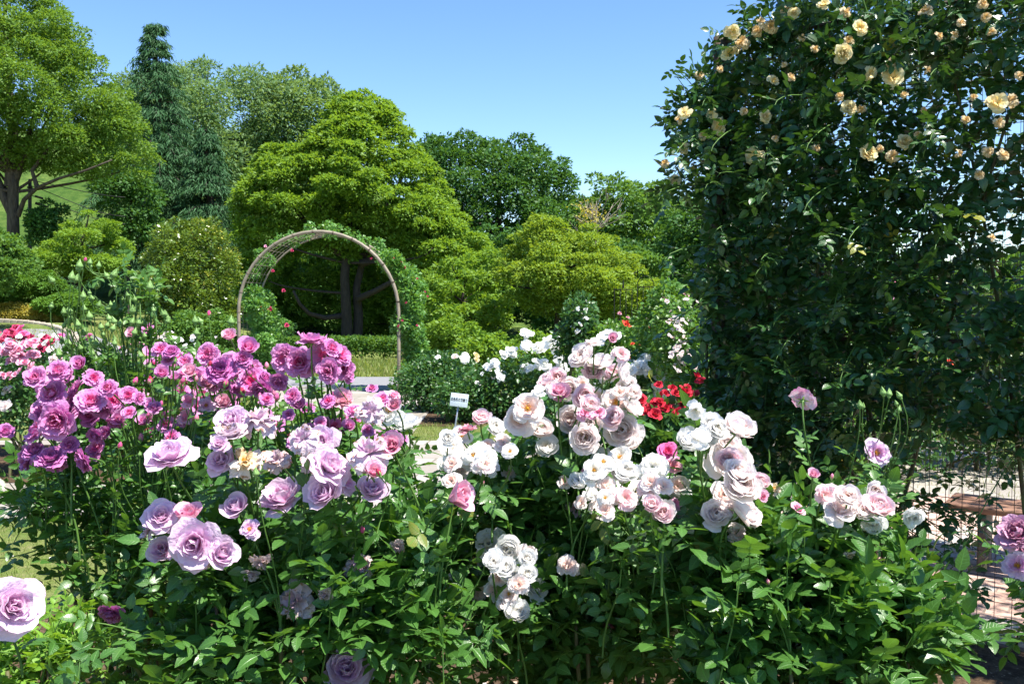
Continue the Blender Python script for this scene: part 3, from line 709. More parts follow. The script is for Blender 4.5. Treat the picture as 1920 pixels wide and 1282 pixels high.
def tree(name, label, cat, poly, Y, base, mat, r=.8, dens=2.4, depth=2.5, per=300, flat=.6, leaf=.15, wid=.6, droop=0., up=.6, zb=.45, trunk_r=.2,
         seed=1, limbs=14, group=None, front=.62, bark='bark_dark', trunks=None, jit=.6, topf=.8, T=None):
    rng = np.random.default_rng(seed)
    C, Rd = blobs_in(poly, Y, r, dens, depth, rng, front)
    b = P(*base, Y) if len(base) == 2 else np.array(base, float)
    b[2] = float(ground_z(b[0], b[1])) - .05
    o = thing(name, label, cat, b, group)
    link('crown', crown_geo(C, Rd, per, flat, leaf, wid, rng, droop, up, zb, jit, T=T).mesh('crown', M[mat]), o)
    top = C[:, 2].max(); cx, cy = C[:, 0].mean(), Y
    g = Geo()
    tr = curve(b, (cx * .8 + b[0] * .2, cy, b[2] + (top - b[2]) * topf), (b[0], b[1], b[2] + (top - b[2]) * .3), None, 12)
    if trunks is None: g.tube(tr, np.linspace(trunk_r, trunk_r * .2, 12) * np.array([1.35, 1.05] + [1] * 10), 9)
    else:
        for tp, t0, t1 in trunks: g.tube(tp, np.linspace(t0, t1, len(tp)), 9)
        tr = np.array(trunks[0][0])
    ti = np.linspace(0, 1, 60); to_ = np.linspace(0, 1, len(tr)); tr = np.stack([np.interp(ti, to_, tr[:, a_]) for a_ in range(3)], 1)
    for k in rng.choice(len(C), min(limbs, len(C)), replace=False):
        c = C[k]; zt = b[2] + (c[2] - b[2]) * rng.uniform(.6, .95); zt = max(zt, b[2] + (C[:, 2].min() - b[2]) * .9)
        i = int(np.argmin(np.abs(tr[:, 2] - zt))); s = tr[i]
        L = np.linalg.norm(c - s); rr = min(trunk_r * .4, .02 * L + .03)
        g.tube(curve(s, c, s + (c - s) * .4 + [0, 0, -.06 * L], c - [0, 0, .12 * L], 7), np.linspace(rr, rr * .25, 7), 6)
    link('trunk', g.mesh('trunk', M[bark]), o)
    return o

def deodar(label, apx, apy, bpy_, Y, halfpx, seed, nb=260):
    rng = np.random.default_rng(seed)
    top = P(apx, apy, Y); bot = P(apx, bpy_, Y); b = np.array([top[0], Y, float(ground_z(top[0], Y)) - .05])
    o = thing('deodar_cedar', label, 'tree', b, 'drooping blue-green cedars')
    g = Geo(); gt = Geo(); H = top[2] - bot[2]; HW = halfpx / FPX * Y
    lean = np.array([-.2, 0, 0])
    gt.tube(curve(b, top + [-.35, 0, -.1], b + [0, 0, H * .5], top - [-.1, 0, .9], 14), np.linspace(.26, .02, 14), 8)
    LP = []; LD = []; LU = []; LS = []
    def spray(p, d, L, dens):
        k = max(3, int(dens)); off = rng.random(k) * L
        side = nrm(np.cross(d, [0, 0, 1])); sg = rng.choice([-1, 1], k)
        q = p + d * off[:, None] * .1 + rng.normal(0, .05, (k, 3))
        LP.append(q); LD.append(nrm(d * .5 + side * sg[:, None] * rng.random((k, 1)) * 1.1 + np.array([0, 0, -.75]) + rng.normal(0, .2, (k, 3)))); LS.append(rng.uniform(.12, .34, k))
    for i in range(nb):
        lv = nb // 8; f = ((i // 8) / lv) ** .85; z = top[2] - .3 - (H - .3) * f + rng.normal(0, .15)
        az = i * 2.4 + rng.normal(0, .3)
        W = HW * (.03 + .97 * f ** 1.0) * rng.uniform(.45, 1.15) + .12
        z -= .0
        s = np.array([top[0] - .1, Y, z]); d = np.array([math.cos(az), math.sin(az), 0])
        e = s + d * W + [0, 0, -.16 * W - .05 * W * W]
        c = curve(s, e, s + d * W * .4 + [0, 0, .16 * W], s + d * W * .85 + [0, 0, .02 * W], max(5, int(W * 6)))
        gt.tube(c, np.linspace(.02 + .012 * W, .006, len(c)), 4)
        for j in range(1, len(c)):
            spray(c[j], d, .3, 8)
            w2 = (.45 + .3 * W) * (1 - .6 * j / len(c)) * .6      # flat side twigs that hang at their tips
            sd = np.array([-d[1], d[0], 0])
            for sg in (-1, 1):
                for q in (.35, .7, 1.0):
                    spray(c[j] + sd * sg * w2 * q + np.array([0, 0, -.25 * w2 * q * q]) + d * .08 * q, sd * sg + d * .5, .25, 4)
    LP = np.concatenate(LP); LD = np.concatenate(LD); LS = np.concatenate(LS)
    leaves(g, DIAM, LP, LD, LS, up=rng.normal(0, 1, (len(LP), 3)) + [0, 0, .8], jit=.1, rng=rng, wscale=.16)
    link('crown', g.mesh('crown', M['deodar_leaf']), o); link('trunk', gt.mesh('trunk', M['bark_dark']), o)
    return o

WOOD = 'woodland trees closing the view'
# far left camphor with a wide limb
def L3(*a): return [P(x, y, Y) for x, y, Y in a]
ct = [(curve(P(28, 470, 27) * [1, 1, 0] + [0, 0, .6], P(26, 330, 27), P(26, 440, 27), P(22, 400, 27), 9), .2, .15),
      (L3((34, 405, 27), (45, 375, 26.8), (70, 352, 26.5), (110, 335, 26.2), (160, 320, 26), (210, 300, 26)), .075, .02),
      (L3((24, 400, 27), (8, 370, 27), (-8, 330, 27), (-30, 250, 27)), .16, .08), (L3((26, 345, 27), (45, 290, 27), (70, 200, 27), (90, 100, 27)), .12, .04),
      (L3((20, 350, 27), (25, 250, 27), (10, 120, 27), (10, 0, 27)), .18, .05), (L3((70, 352, 26.5), (60, 320, 26.6), (90, 280, 26.8), (150, 240, 27)), .07, .03)]
tree('camphor_tree', 'huge light green broadleaf tree rising out of the frame at the far left', 'tree',
     [(-260, 300), (-330, 100), (-260, -100), (-60, -120), (0, -70), (60, -45), (97, 0), (128, 30), (158, 55), (166, 92), (190, 112), (212, 148), (232, 190), (258, 214), (282, 250), (287, 300), (272, 335), (230, 352), (180, 345), (120, 325), (60, 318), (0, 322), (-120, 335)],
     27, (28, 470), 'camphor_leaf', r=.58, dens=4.6, depth=2.8, per=640, flat=.58, leaf=.09, wid=.5, seed=11, trunk_r=.13, trunks=ct, limbs=20, jit=.7, bark='bark')
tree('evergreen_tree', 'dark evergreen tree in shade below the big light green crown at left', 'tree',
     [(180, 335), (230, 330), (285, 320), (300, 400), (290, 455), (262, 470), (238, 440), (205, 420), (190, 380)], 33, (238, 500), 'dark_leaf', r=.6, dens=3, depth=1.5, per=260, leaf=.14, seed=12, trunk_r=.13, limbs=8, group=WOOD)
deodar('tall blue-green cedar with bare bent tip and drooping tiers', 296, 42, 530, 38, 175, 21, 240)
deodar('shorter blue-green cedar with drooping tiers beside the tall pointed one', 392, 235, 530, 36.5, 115, 22, 150)
tree('willow_tree', 'soft grey-green tree with feathery top behind the tall cedar', 'tree',
     [(205, 300), (225, 160), (262, 130), (330, 135), (350, 122), (390, 124), (425, 122), (470, 128), (500, 140), (530, 200), (540, 300), (500, 420), (380, 470), (240, 450)], 54, (400, 560), 'willow_leaf', r=1.15, dens=3.2, depth=4, per=430, leaf=.27, wid=.3, up=.3, seed=13, droop=.2, flat=.9, trunk_r=.35, group=WOOD)
tree('willow_tree', 'darker grey-green tree peeking above the tall layered tree on its left', 'tree',
     [(470, 160), (510, 150), (528, 134), (562, 132), (592, 140), (612, 152), (640, 172), (668, 240), (650, 400), (560, 470), (470, 400)], 56, (570, 560), 'willow_leaf', r=1.1, dens=3.2, depth=3, per=380, leaf=.26, wid=.42, seed=14, flat=.8, trunk_r=.3, group=WOOD)
# the layered bright green tree behind the arch, with its twin trunks and long low limbs
tt = [(L3((650, 657, 30), (650, 600, 30), (646, 520, 30), (652, 440, 30), (660, 330, 30), (672, 240, 30), (680, 195, 30)), .21, .04),
      (L3((668, 660, 30.3), (672, 590, 30.3), (668, 540, 30.3), (682, 480, 30.3), (720, 400, 30.2), (760, 320, 30)), .19, .04),
      (L3((640, 592, 30), (610, 596, 29.7), (580, 588, 29.4), (562, 570, 29.2), (550, 545, 29)), .1, .04),
      (L3((672, 560, 30), (705, 545, 29.6), (740, 525, 29.3), (760, 500, 29)), .12, .05), (L3((646, 480, 30), (600, 450, 29.6), (560, 400, 29.2), (520, 340, 29)), .14, .04),
      (L3((676, 495, 30), (720, 480, 30), (790, 440, 30), (840, 420, 30)), .14, .04)]
tree('layered_tree', 'bright yellow-green layered tree with twin trunks behind the arch', 'tree',
     [(598, 240), (622, 196), (650, 178), (688, 174), (722, 186), (748, 216), (758, 240), (782, 262), (792, 288), (818, 312), (832, 348), (862, 384), (878, 420), (908, 444), (926, 480), (930, 540), (900, 560), (820, 550), (760, 520), (735, 500), (700, 478), (640, 500), (600, 470), (540, 490), (500, 530), (452, 570), (432, 520), (452, 470), (440, 420), (438, 378), (462, 340), (470, 312), (494, 286), (505, 268), (545, 272), (572, 268), (580, 246)],
     30, (650, 657), 'layered_leaf', r=.42, dens=4.2, depth=2.6, per=360, flat=.55, leaf=.115, wid=.5, zb=.8, up=.9, seed=15, trunk_r=.13, trunks=tt, limbs=10, jit=.5)
tree('layered_tree', 'lower bright green tree with open branches between the arch and the yellow-green tree', 'tree',
     [(790, 520), (840, 480), (900, 470), (950, 480), (965, 540), (950, 600), (940, 650), (860, 670), (800, 640), (780, 580)], 26, (862, 668), 'layered_leaf', r=.5, dens=3, depth=1.5, per=300, flat=.5, leaf=.12, wid=.5, zb=.7, seed=16, trunk_r=.1, limbs=14)
tree('round_tree', 'dark green dome-shaped tree behind the layered tree, left of the open sky', 'tree',
     [(770, 300), (800, 266), (820, 254), (850, 262), (884, 250), (905, 268), (940, 266), (965, 260), (1000, 268), (1026, 290), (1052, 306), (1066, 330), (1090, 348), (1105, 420), (1085, 500), (980, 520), (860, 500), (790, 420)], 46, (930, 600), 'dark_leaf', r=.95, dens=3.4, depth=3.2, per=420, leaf=.2, wid=.55, flat=.75, seed=17, trunk_r=.35, group=WOOD)
tree('round_tree', 'mid green rounded tree right of the dark dome-shaped tree', 'tree',
     [(1080, 380), (1098, 342), (1130, 330), (1160, 332), (1182, 334), (1200, 348), (1235, 362), (1262, 382), (1290, 400), (1300, 480), (1240, 540), (1120, 540), (1070, 450)], 42, (1180, 600), 'mid_leaf', r=.85, dens=3.2, depth=2.6, per=360, leaf=.19, wid=.55, flat=.65, seed=18, trunk_r=.25, group=WOOD)
tree('round_tree', 'bluish green tree far off above the treeline left of the arbor', 'tree',
     [(1195, 352), (1212, 340), (1240, 348), (1256, 366), (1300, 372), (1330, 385), (1345, 450), (1200, 450)], 66, (1270, 560), 'willow_leaf', r=1.2, dens=3, depth=2, per=260, leaf=.26, seed=19, trunk_r=.3, group=WOOD)
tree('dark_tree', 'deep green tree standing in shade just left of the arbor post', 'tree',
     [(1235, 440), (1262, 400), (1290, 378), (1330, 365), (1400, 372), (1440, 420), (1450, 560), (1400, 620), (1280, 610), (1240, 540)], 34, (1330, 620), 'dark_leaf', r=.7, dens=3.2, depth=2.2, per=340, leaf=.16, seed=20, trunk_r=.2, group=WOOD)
yt = [(L3((1045, 640, 24), (1046, 560, 24), (1040, 500, 24), (1035, 440, 24)), .1, .03), (L3((1045, 565, 24), (1075, 545, 23.7), (1105, 560, 23.5)), .05, .02), (L3((1044, 550, 24), (1010, 520, 23.7), (985, 500, 23.5)), .05, .02), (L3((1042, 520, 24), (1090, 490, 23.7), (1140, 480, 23.6)), .05, .02)]
tree('yellow_green_tree', 'small yellow-green tree with rounded layered clumps below the dark dome', 'tree',
     [(932, 520), (944, 470), (968, 440), (988, 428), (1000, 402), (1030, 398), (1052, 418), (1080, 430), (1120, 424), (1140, 436), (1160, 462), (1190, 478), (1200, 502), (1232, 530), (1250, 560), (1246, 600), (1190, 610), (1120, 618), (1060, 600), (990, 590), (950, 570)],
     24, (1045, 640), 'yellow_leaf', r=.42, dens=4.2, depth=1.8, per=420, flat=.5, leaf=.085, wid=.5, zb=.75, up=.8, seed=23, trunk_r=.1, trunks=yt, limbs=22)
tree('small_tree', 'light green open shrub-like tree right of the yellow-green tree', 'tree',
     [(1130, 470), (1170, 462), (1220, 470), (1250, 490), (1245, 530), (1200, 560), (1140, 540)], 27, (1200, 600), 'mid_leaf', r=.42, dens=2.6, depth=1.2, per=230, flat=.5, leaf=.11, seed=24, trunk_r=.08, limbs=10)
tree('dark_shrub', 'tall shaded evergreen shrub filling the gap behind the twin trunks', 'shrub', [(420, 620), (430, 500), (520, 470), (600, 480), (700, 470), (800, 500), (810, 640), (700, 632), (600, 600), (500, 636)], 32.5, (700, 650), 'layered_leaf', r=.5, dens=4, depth=1.0, per=260, leaf=.13, seed=61, trunk_r=.06, limbs=6)
# bare twiggy top with dry golden leaves
b = P(1118, 440, 25); o = thing('dry_branch_shrub', 'leafless grey twigs with a few dry golden leaves above the yellow-green tree', 'shrub', b * [1, 1, 0]); g = Geo(); gl = Geo(); rs = np.random.default_rng(5)
g.tube([b * [1, 1, 0], b], [.05, .03], 5)
for k in range(24):
    e = P(1118 + rs.normal(0, 26), 400 + rs.normal(0, 16), 25 + rs.normal(0, .3)); g.tube(curve(b, e, b + [0, 0, .3], e - [0, 0, .2], 6), np.linspace(.018, .004, 6), 3)
    for q in range(3):
        e2 = e + rs.normal(0, .16, 3) + [0, 0, .1]; g.tube([e - (e - b) * .2, e2], [.006, .002], 3)
n_ = 170; pc = np.array([P(1105 + rs.normal(0, 15), 402 + rs.normal(0, 10), 25 + rs.normal(0, .3)) for _ in range(n_)])
leaves(gl, DIAM, pc, rs.normal(0, 1, (n_, 3)), .09, jit=.8, wscale=.6)
link('twig', g.mesh('twig', plain_mat('dry_twig', (0.3, 0.25, 0.2), (0.2, 0.17, 0.14))), o); link('foliage', gl.mesh('dry_foliage', M['gold_leaf']), o)

# dark woodland filling in behind everything, and a low treeline beyond the arbor
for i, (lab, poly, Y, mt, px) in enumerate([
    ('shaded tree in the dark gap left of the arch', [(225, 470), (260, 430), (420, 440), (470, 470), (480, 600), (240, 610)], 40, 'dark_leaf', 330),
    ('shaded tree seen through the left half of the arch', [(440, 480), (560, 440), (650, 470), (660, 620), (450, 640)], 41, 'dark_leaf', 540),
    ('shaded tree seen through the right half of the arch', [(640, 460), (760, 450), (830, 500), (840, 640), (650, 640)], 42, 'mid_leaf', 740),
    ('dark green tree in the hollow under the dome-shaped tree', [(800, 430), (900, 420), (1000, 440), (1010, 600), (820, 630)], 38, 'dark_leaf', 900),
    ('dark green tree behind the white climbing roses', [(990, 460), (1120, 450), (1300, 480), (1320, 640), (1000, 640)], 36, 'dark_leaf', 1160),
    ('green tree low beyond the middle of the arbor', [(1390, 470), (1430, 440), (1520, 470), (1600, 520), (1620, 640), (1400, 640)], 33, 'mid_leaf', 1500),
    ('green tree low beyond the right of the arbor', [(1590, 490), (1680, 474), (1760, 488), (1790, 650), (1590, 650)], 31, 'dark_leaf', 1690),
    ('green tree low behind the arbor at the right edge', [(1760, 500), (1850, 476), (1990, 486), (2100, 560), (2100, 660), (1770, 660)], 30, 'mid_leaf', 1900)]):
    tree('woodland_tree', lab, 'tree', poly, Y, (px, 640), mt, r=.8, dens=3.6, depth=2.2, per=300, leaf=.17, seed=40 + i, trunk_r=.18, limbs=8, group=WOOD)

# left middle ground
tree('maple_tree', 'vivid green maple with flat layers beside the lamp pole', 'tree',
     [(62, 520), (80, 470), (105, 445), (130, 420), (165, 395), (200, 402), (216, 420), (212, 440), (232, 450), (238, 475), (250, 490), (240, 515), (180, 530), (110, 530)], 23, (150, 560), 'layered_leaf', r=.42, dens=3.8, depth=1.4, per=420, flat=.38, leaf=.075, wid=.5, zb=.8, up=1, seed=51, trunk_r=.09, limbs=14)
tree('maple_tree', 'green leafy tree cut off by the left edge above the juniper mounds', 'tree',
     [(-120, 560), (-110, 460), (-30, 425), (20, 430), (32, 460), (58, 480), (66, 510), (30, 545), (-40, 560)], 19, (-20, 575), 'mid_leaf', r=.36, dens=3.6, depth=1.2, per=330, flat=.5, leaf=.08, zb=.7, seed=52, trunk_r=.08, limbs=10)
tree('dark_shrub', 'near-black evergreen shrub just right of the lamp pole', 'shrub',
     [(58, 470), (66, 395), (95, 378), (118, 384), (124, 420), (140, 470)], 27, (92, 500), 'dark_leaf', r=.4, dens=4, depth=1.0, per=260, leaf=.1, seed=53, trunk_r=.07, limbs=6)
tree('juniper_mound', 'flat-topped juniper mound nearest the yellow shrubs at left', 'shrub',
     [(-80, 575), (-60, 525), (0, 520), (50, 500), (90, 512), (122, 530), (140, 552), (70, 566), (0, 578)], 21.5, (40, 590), 'juniper_leaf', r=.3, dens=6, depth=.9, per=520, flat=.4, leaf=.07, wid=.35, zb=1, up=.6, seed=54, trunk_r=.05, limbs=8)
tree('juniper_mound', 'small low juniper mound right behind the yellow shrubs', 'shrub',
     [(60, 580), (80, 560), (130, 548), (170, 560), (190, 590), (120, 600)], 21, (130, 600), 'juniper_leaf', r=.26, dens=6, depth=.7, per=420, flat=.5, leaf=.07, wid=.35, zb=1, seed=55, trunk_r=.04, limbs=5)
tree('holly_bush', 'tall speckled bush with creamy new leaves left of the arch', 'bush',
     [(272, 500), (280, 455), (300, 425), (330, 410), (360, 420), (400, 412), (416, 440), (430, 470), (448, 500), (446, 600), (380, 640), (290, 620), (270, 560)], 20.5, (350, 650), 'holly_leaf', r=.34, dens=4.2, depth=1.2, per=330, flat=.8, leaf=.075, wid=.5, seed=56, trunk_r=.07, limbs=12)
tree('green_bush', 'small green bush left of the arch foot', 'bush', [(310, 640), (330, 590), (390, 580), (440, 600), (450, 660), (320, 680)], 18.5, (380, 690), 'mid_leaf', r=.3, dens=4, depth=.8, per=300, leaf=.07, seed=57, trunk_r=.04, limbs=6)
tree('green_bush', 'loose green bush with red shoot tips right of the arch', 'bush', [(790, 700), (800, 610), (850, 590), (900, 620), (960, 640), (1000, 620), (1080, 640), (1090, 720), (800, 720)], 18, (930, 715), 'layered_leaf', r=.32, dens=4, depth=1, per=300, leaf=.08, flat=.6, seed=58, trunk_r=.04, limbs=10)
tree('green_bush', 'mid green shrub seen low through the arch behind the tree trunks', 'bush', [(450, 655), (460, 570), (520, 540), (570, 590), (640, 620), (760, 630), (770, 665), (460, 680)], 34, (600, 665), 'mid_leaf', r=.5, dens=4, depth=1, per=260, leaf=.12, seed=59, trunk_r=.05, limbs=6)
# yellow shrubs in the raised bed
tree('yellow_shrub', 'low golden-yellow shrub hedge above the curved stone kerb', 'shrub',
     [(-120, 602), (-100, 575), (0, 572), (30, 568), (60, 574), (100, 578), (122, 590), (150, 602), (152, 626), (120, 612), (60, 604), (0, 600)], 21.2, (20, 606), 'gold_leaf', r=.18, dens=7, depth=.5, per=230, flat=.8, leaf=.045, wid=.5, seed=60, trunk_r=.02, limbs=5)
# clipped hedge beyond the road
g = Geo(); rs = np.random.default_rng(8); n_ = 42000
pos = np.stack([rs.uniform(-14, 6, n_), 24.6 + rs.uniform(-.55, .55, n_), rs.random(n_) ** .4 * .62 + .02], 1)
leaves(g, DIAM, pos, rs.normal(0, 1, (n_, 3)) + [0, -.2, .4], .09 * rs.uniform(.6, 1.3, n_), jit=.7, rng=rs, wscale=.6)
o = thing('hedge', 'low clipped green hedge beyond the road seen through the arch', 'hedge', (-4, 24.6, 0)); link('foliage', g.mesh('foliage', M['mid_leaf']), o)
g = Geo()
for x in np.arange(-13.7, 6, .6): g.tube([(x, 24.6, 0), (x + .05, 24.6, .3), (x + .2, 24.5, .5)], [.02, .015, .006], 5)
link('stem', g.mesh('stem', M['bark_dark']), o)

# lamp pole with cables, in the left distance
o = thing('utility_pole', 'black pole carrying thin cables beside the big left tree', 'pole', P(56, 470, 30) * [1, 1, 0] + [0, 0, .6])
PB = plain_mat('pole_black', (0.02, 0.02, 0.022), rough=.5)
g = Geo(); g.tube([P(56, 480, 30), P(56, 340, 30), P(56, 336, 30)], [.06, .055, .04], 10)
for y in (350, 392): g.tube([P(56, y, 30), P(56, y + 3, 30)], [.085, .085], 10)
link('pole', g.mesh('pole', PB), o)
for y0, y1 in ((338, 362), (348, 398), (366, 412)):
    g = Geo(); g.tube(curve(P(57, y0, 30), P(235, y1 + 8, 30), None, P(170, y1 + 4, 30), 12), .012, 4); link('cable', g.mesh('cable', PB), o)
g = Geo(); g.tube([P(66, 368, 30), P(80, 372, 30)], [.04, .04], 6); g.tube([P(67, 381, 30), P(88, 388, 30)], [.05, .04], 6); link('cable_joint', g.mesh('cable_joint', PB), o)
# ================================================================== ARCH with climbing rose
ARC = plain_mat('arch_tube', (0.3, 0.255, 0.18), (0.2, 0.17, 0.125), rough=.55, scale=5, spec=.4)
ARCD = plain_mat('arch_joint', (0.13, 0.1, 0.07), rough=.6)
def hoop(Y, xl, xr, zs, rad, n=26):
    cx, r = (xl + xr) / 2, (xr - xl) / 2
    pts = [(xl, Y, 0), (xl, Y, zs * .5)] + [(cx - r * math.cos(t), Y, zs + r * math.sin(t)) for t in np.linspace(0, math.pi, n)] + [(xr, Y, zs * .5), (xr, Y, 0)]
    return np.array(pts)
XL, XR, ZS = -4.70, -1.95, 1.43
arch = thing('garden_arch', 'tan tubular metal arch with climbing rose over the path', 'arch', ((XL + XR) / 2, 15.6, 0))
h0 = hoop(15.6, XL, XR, ZS, .036)
g = Geo(); g.tube(h0, .029, 10); link('front_hoop', g.mesh('front_hoop', ARC), arch)
g = Geo()
for i in range(2, len(h0) - 2, 2):
    d = nrm(h0[i+1] - h0[i-1]); g.tube([h0[i] - d * .012, h0[i] + d * .012], [.0325, .0325], 10)
for z in (.25, .5, .75, 1.0, 1.25):
    for x in (XL, XR): g.tube([(x, 15.6, z), (x, 15.6, z + .02)], [.0325, .0325], 10)
link('joint_rings', g.mesh('joint_rings', ARCD), arch)
h1 = hoop(16.7, XL + .04, XR + .04, ZS, .03); g = Geo(); g.tube(h1, .016, 8); link('rear_hoop', g.mesh('rear_hoop', ARC), arch)
g = Geo()
for i in range(2, len(h0) - 2): g.tube([h0[i], h1[i]], [.004, .004], 4)
for k in (.2, .4, .6, .8):
    g.tube(h0 * (1 - k) + h1 * k, .004, 4)
for z in np.arange(.2, 1.4, .2):
    for x in (XL, XR): g.tube([(x, 15.6, z), (x + .04, 16.7, z)], [.004, .004], 4)
link('lattice', g.mesh('lattice', ARC), arch)

def climber_on(name, label, base, C, Rd, per, leaf, mat, mats, T=None, canes=6, seed=1, wid=.75, blooms=(), zb=.2, jit=.6):
    rng = np.random.default_rng(seed)
    o = thing(name, label, 'rose', base)
    link('foliage', crown_geo(C, Rd, per, .9, leaf, wid, rng, zb=zb, jit=jit, T=T).mesh('foliage', M[mat]), o)
    for k in range(canes):
        i = rng.integers(0, int(len(C) * .35)); b = np.array(base) + rng.normal(0, .06, 3) * [1, 1, 0]
        g = Geo(); g.tube(curve(b, C[i], b + [0, 0, C[i][2] * .5], C[i] - [0, 0, .3], 9), np.linspace(.018, .006, 9), 5); link('cane', g.mesh('cane', M['cane']), o)
    return o
rs = np.random.default_rng(31)
C = []; R_ = []
for t in np.linspace(0, 1, 90):                        # right flank, full and leafy
    z = t * 2.35; x = XR + .2 + .07 * math.sin(t * 9) - max(0, z - ZS) ** 2 * .55
    C.append((x + rs.normal(0, .07), 16.15 + rs.uniform(-.45, .5), z)); R_.append(rs.uniform(.07, .19))
o = climber_on('climbing_rose', 'leafy climbing rose covering the right flank of the arch', (XR + .2, 16.2, 0), np.array(C), np.array(R_), 260, .055, 'vine_leaf', None, seed=3, zb=.1)
for k in range(26):
    c = C[rs.integers(40, 90)]; place('rose_bloom', BL['crimson'][k % 3], o, (c[0] + rs.normal(0, .15), c[1] - .2, c[2] + rs.normal(0, .1)), (rs.normal(0, .4), -1, .4), rs.uniform(.03, .05), rs.uniform(0, 6))
C = []; R_ = []
for t in np.linspace(0, 1, 60):
    z = t * 1.75; C.append((XL + .05 + rs.normal(0, .1) + .25 * (1 - abs(t - .5)), 16.1 + rs.uniform(-.45, .7), z)); R_.append(rs.uniform(.1, .2))
for k in range(44):                                    # thin growth over the top
    a = rs.uniform(.35, 2.6); r = 1.376 + rs.uniform(.0, .16); C.append(((XL + XR) / 2 - r * math.cos(a), 16.3 + rs.uniform(-.4, .6), ZS + r * math.sin(a))); R_.append(rs.uniform(.05, .1))
o = climber_on('climbing_rose', 'sparser climbing rose with red blooms on the left flank and top of the arch', (XL + .1, 16.2, 0), np.array(C), np.array(R_), 170, .05, 'vine_leaf', None, seed=4, zb=.1)
for px, py, s, k in ((494, 586, 9, 'crimson'), (506, 580, 11, 'crimson'), (532, 545, 7, 'crimson'), (538, 610, 9, 'crimson'), (482, 632, 9, 'crimson'), (490, 578, 7, 'scarlet'), (548, 470, 6, 'crimson'), (498, 462, 6, 'pink_small'), (512, 508, 6, 'crimson')):
    Y = 15.9 + .3 * rs.random(); place('rose_bloom', BL[k][0], o, P(px, py, Y), (0, -1, .4), s / FPX * Y, 0)

# ================================================================== PLANT SIGN
sgn = thing('plant_sign', 'small white label board on a metal stake reading 白色系の花香り', 'sign', P(855, 800, 11.4) * [1, 1, 0])
top = P(861, 750, 11.4); tilt = math.radians(-7)
R = np.array([[math.cos(tilt), 0, -math.sin(tilt)], [0, 1, 0], [math.sin(tilt), 0, math.cos(tilt)]])
R = R @ np.array([[1, 0, 0], [0, math.cos(-.15), -math.sin(-.15)], [0, math.sin(-.15), math.cos(-.15)]])
SW = plain_mat('sign_white', (0.55, 0.63, 0.68), (0.5, 0.59, 0.65), rough=.35, scale=20, spec=.5)
g = Geo(); g.box(top, (.225, .006, .168), R, bevel=.0025); link('board', g.mesh('board', SW), sgn)
SB = plain_mat('sign_steel', (0.5, 0.53, 0.56), rough=.35, metallic=.6)
g = Geo(); g.tube([P(853, 806, 11.405) * [1, 1, 0], top + R @ np.array([0, .012, .06])], [.011, .011], 8); link('stake', g.mesh('stake', SB), sgn)
g = Geo()
for z in (.066, -.066): g.tube([top + R @ np.array([0, -.003, z]), top + R @ np.array([0, -.006, z])], [.004, .004], 8)
link('rivet', g.mesh('rivet', SB), sgn)
tc = bpy.data.curves.new('lettering', 'FONT'); tc.body = '白色系の花香り'; tc.size = .0335; tc.align_x = 'CENTER'; tc.align_y = 'CENTER'; tc.extrude = .0006; tc.offset = .0009
to = bpy.data.objects.new('lettering_text', tc); COL.objects.link(to)
bpy.context.view_layer.update(); dg = bpy.context.evaluated_depsgraph_get()
tm = bpy.data.meshes.new_from_object(to.evaluated_get(dg)); bpy.data.objects.remove(to)
tm.materials.clear(); tm.materials.append(plain_mat('sign_ink', (0.02, 0.025, 0.03), rough=.6))
xs = [v.co.x for v in tm.vertices]; print('LETTERING', len(tm.vertices), min(xs) if xs else 0, max(xs) if xs else 0)
wd = (max(xs) - min(xs)) if xs else 1
k_ = .205 / wd
for v in tm.vertices:
    q = np.array([v.co.x * k_, -.0042 - v.co.z, v.co.y * k_ * 1.45 + .002]); v.co = Vector(top + R @ q)
link('lettering', tm, sgn)

# ================================================================== ARBOR (mesh screens, posts, roof, bench)
WIRE = plain_mat('dark_wire', (0.04, 0.03, 0.024), (0.075, 0.045, 0.03), rough=.6, scale=30, spec=.4)
POSTM = plain_mat('arbor_post', (0.1, 0.07, 0.05), (0.055, 0.04, 0.03), rough=.7, scale=9)
LEN, DEP, HGT = 3.4, 1.7, 2.95
arb = thing('garden_arbor', 'dark wire-mesh arbor overgrown by a climbing rose', 'arbor', AB(0, 0, 0))
def screen(f, lu, lv, du, dv, r=.0017):
    g = Geo()
    for u in np.arange(0, lu + 1e-6, du): g.tube([f(u, 0), f(u, lv)], [r, r], 4, cap=False)
    for v in np.arange(0.03, lv + 1e-6, dv): g.tube([f(0, v), f(lu, v)], [r, r], 4, cap=False)
    return g
link('front_screen', screen(lambda u, v: AB(u, 0, v), LEN, HGT, .07, .112).mesh('front_screen', WIRE), arb)
link('side_screen', screen(lambda u, v: AB(0, u, v), DEP, HGT, .07, .112).mesh('side_screen', WIRE), arb)
link('back_screen', screen(lambda u, v: AB(u, DEP, v), LEN, HGT, .07, .112).mesh('back_screen', WIRE), arb)
link('roof_screen', screen(lambda u, v: AB(u, v, HGT), LEN, DEP, .1, .1).mesh('roof_screen', WIRE), arb)
for s, q in ((0, 0), (1.75, DEP), (0, DEP), (LEN, 0), (LEN, DEP)):
    g = Geo(); g.tube([AB(s, q, 0), AB(s, q, HGT + .03)], [.038, .038], 12); link('post', g.mesh('post', POSTM), arb)
for a, b in ((AB(0, 0, HGT), AB(LEN, 0, HGT)), (AB(0, DEP, HGT), AB(LEN, DEP, HGT)), (AB(0, 0, HGT), AB(0, DEP, HGT)), (AB(0, 0, .06), AB(LEN, 0, .06)), (AB(0, DEP, .95), AB(LEN, DEP, .95)), (AB(0, 0, 1.42), AB(LEN, 0, 1.42))):
    g = Geo(); g.tube([a, b], [.011, .011], 8); link('rail', g.mesh('rail', POSTM), arb)
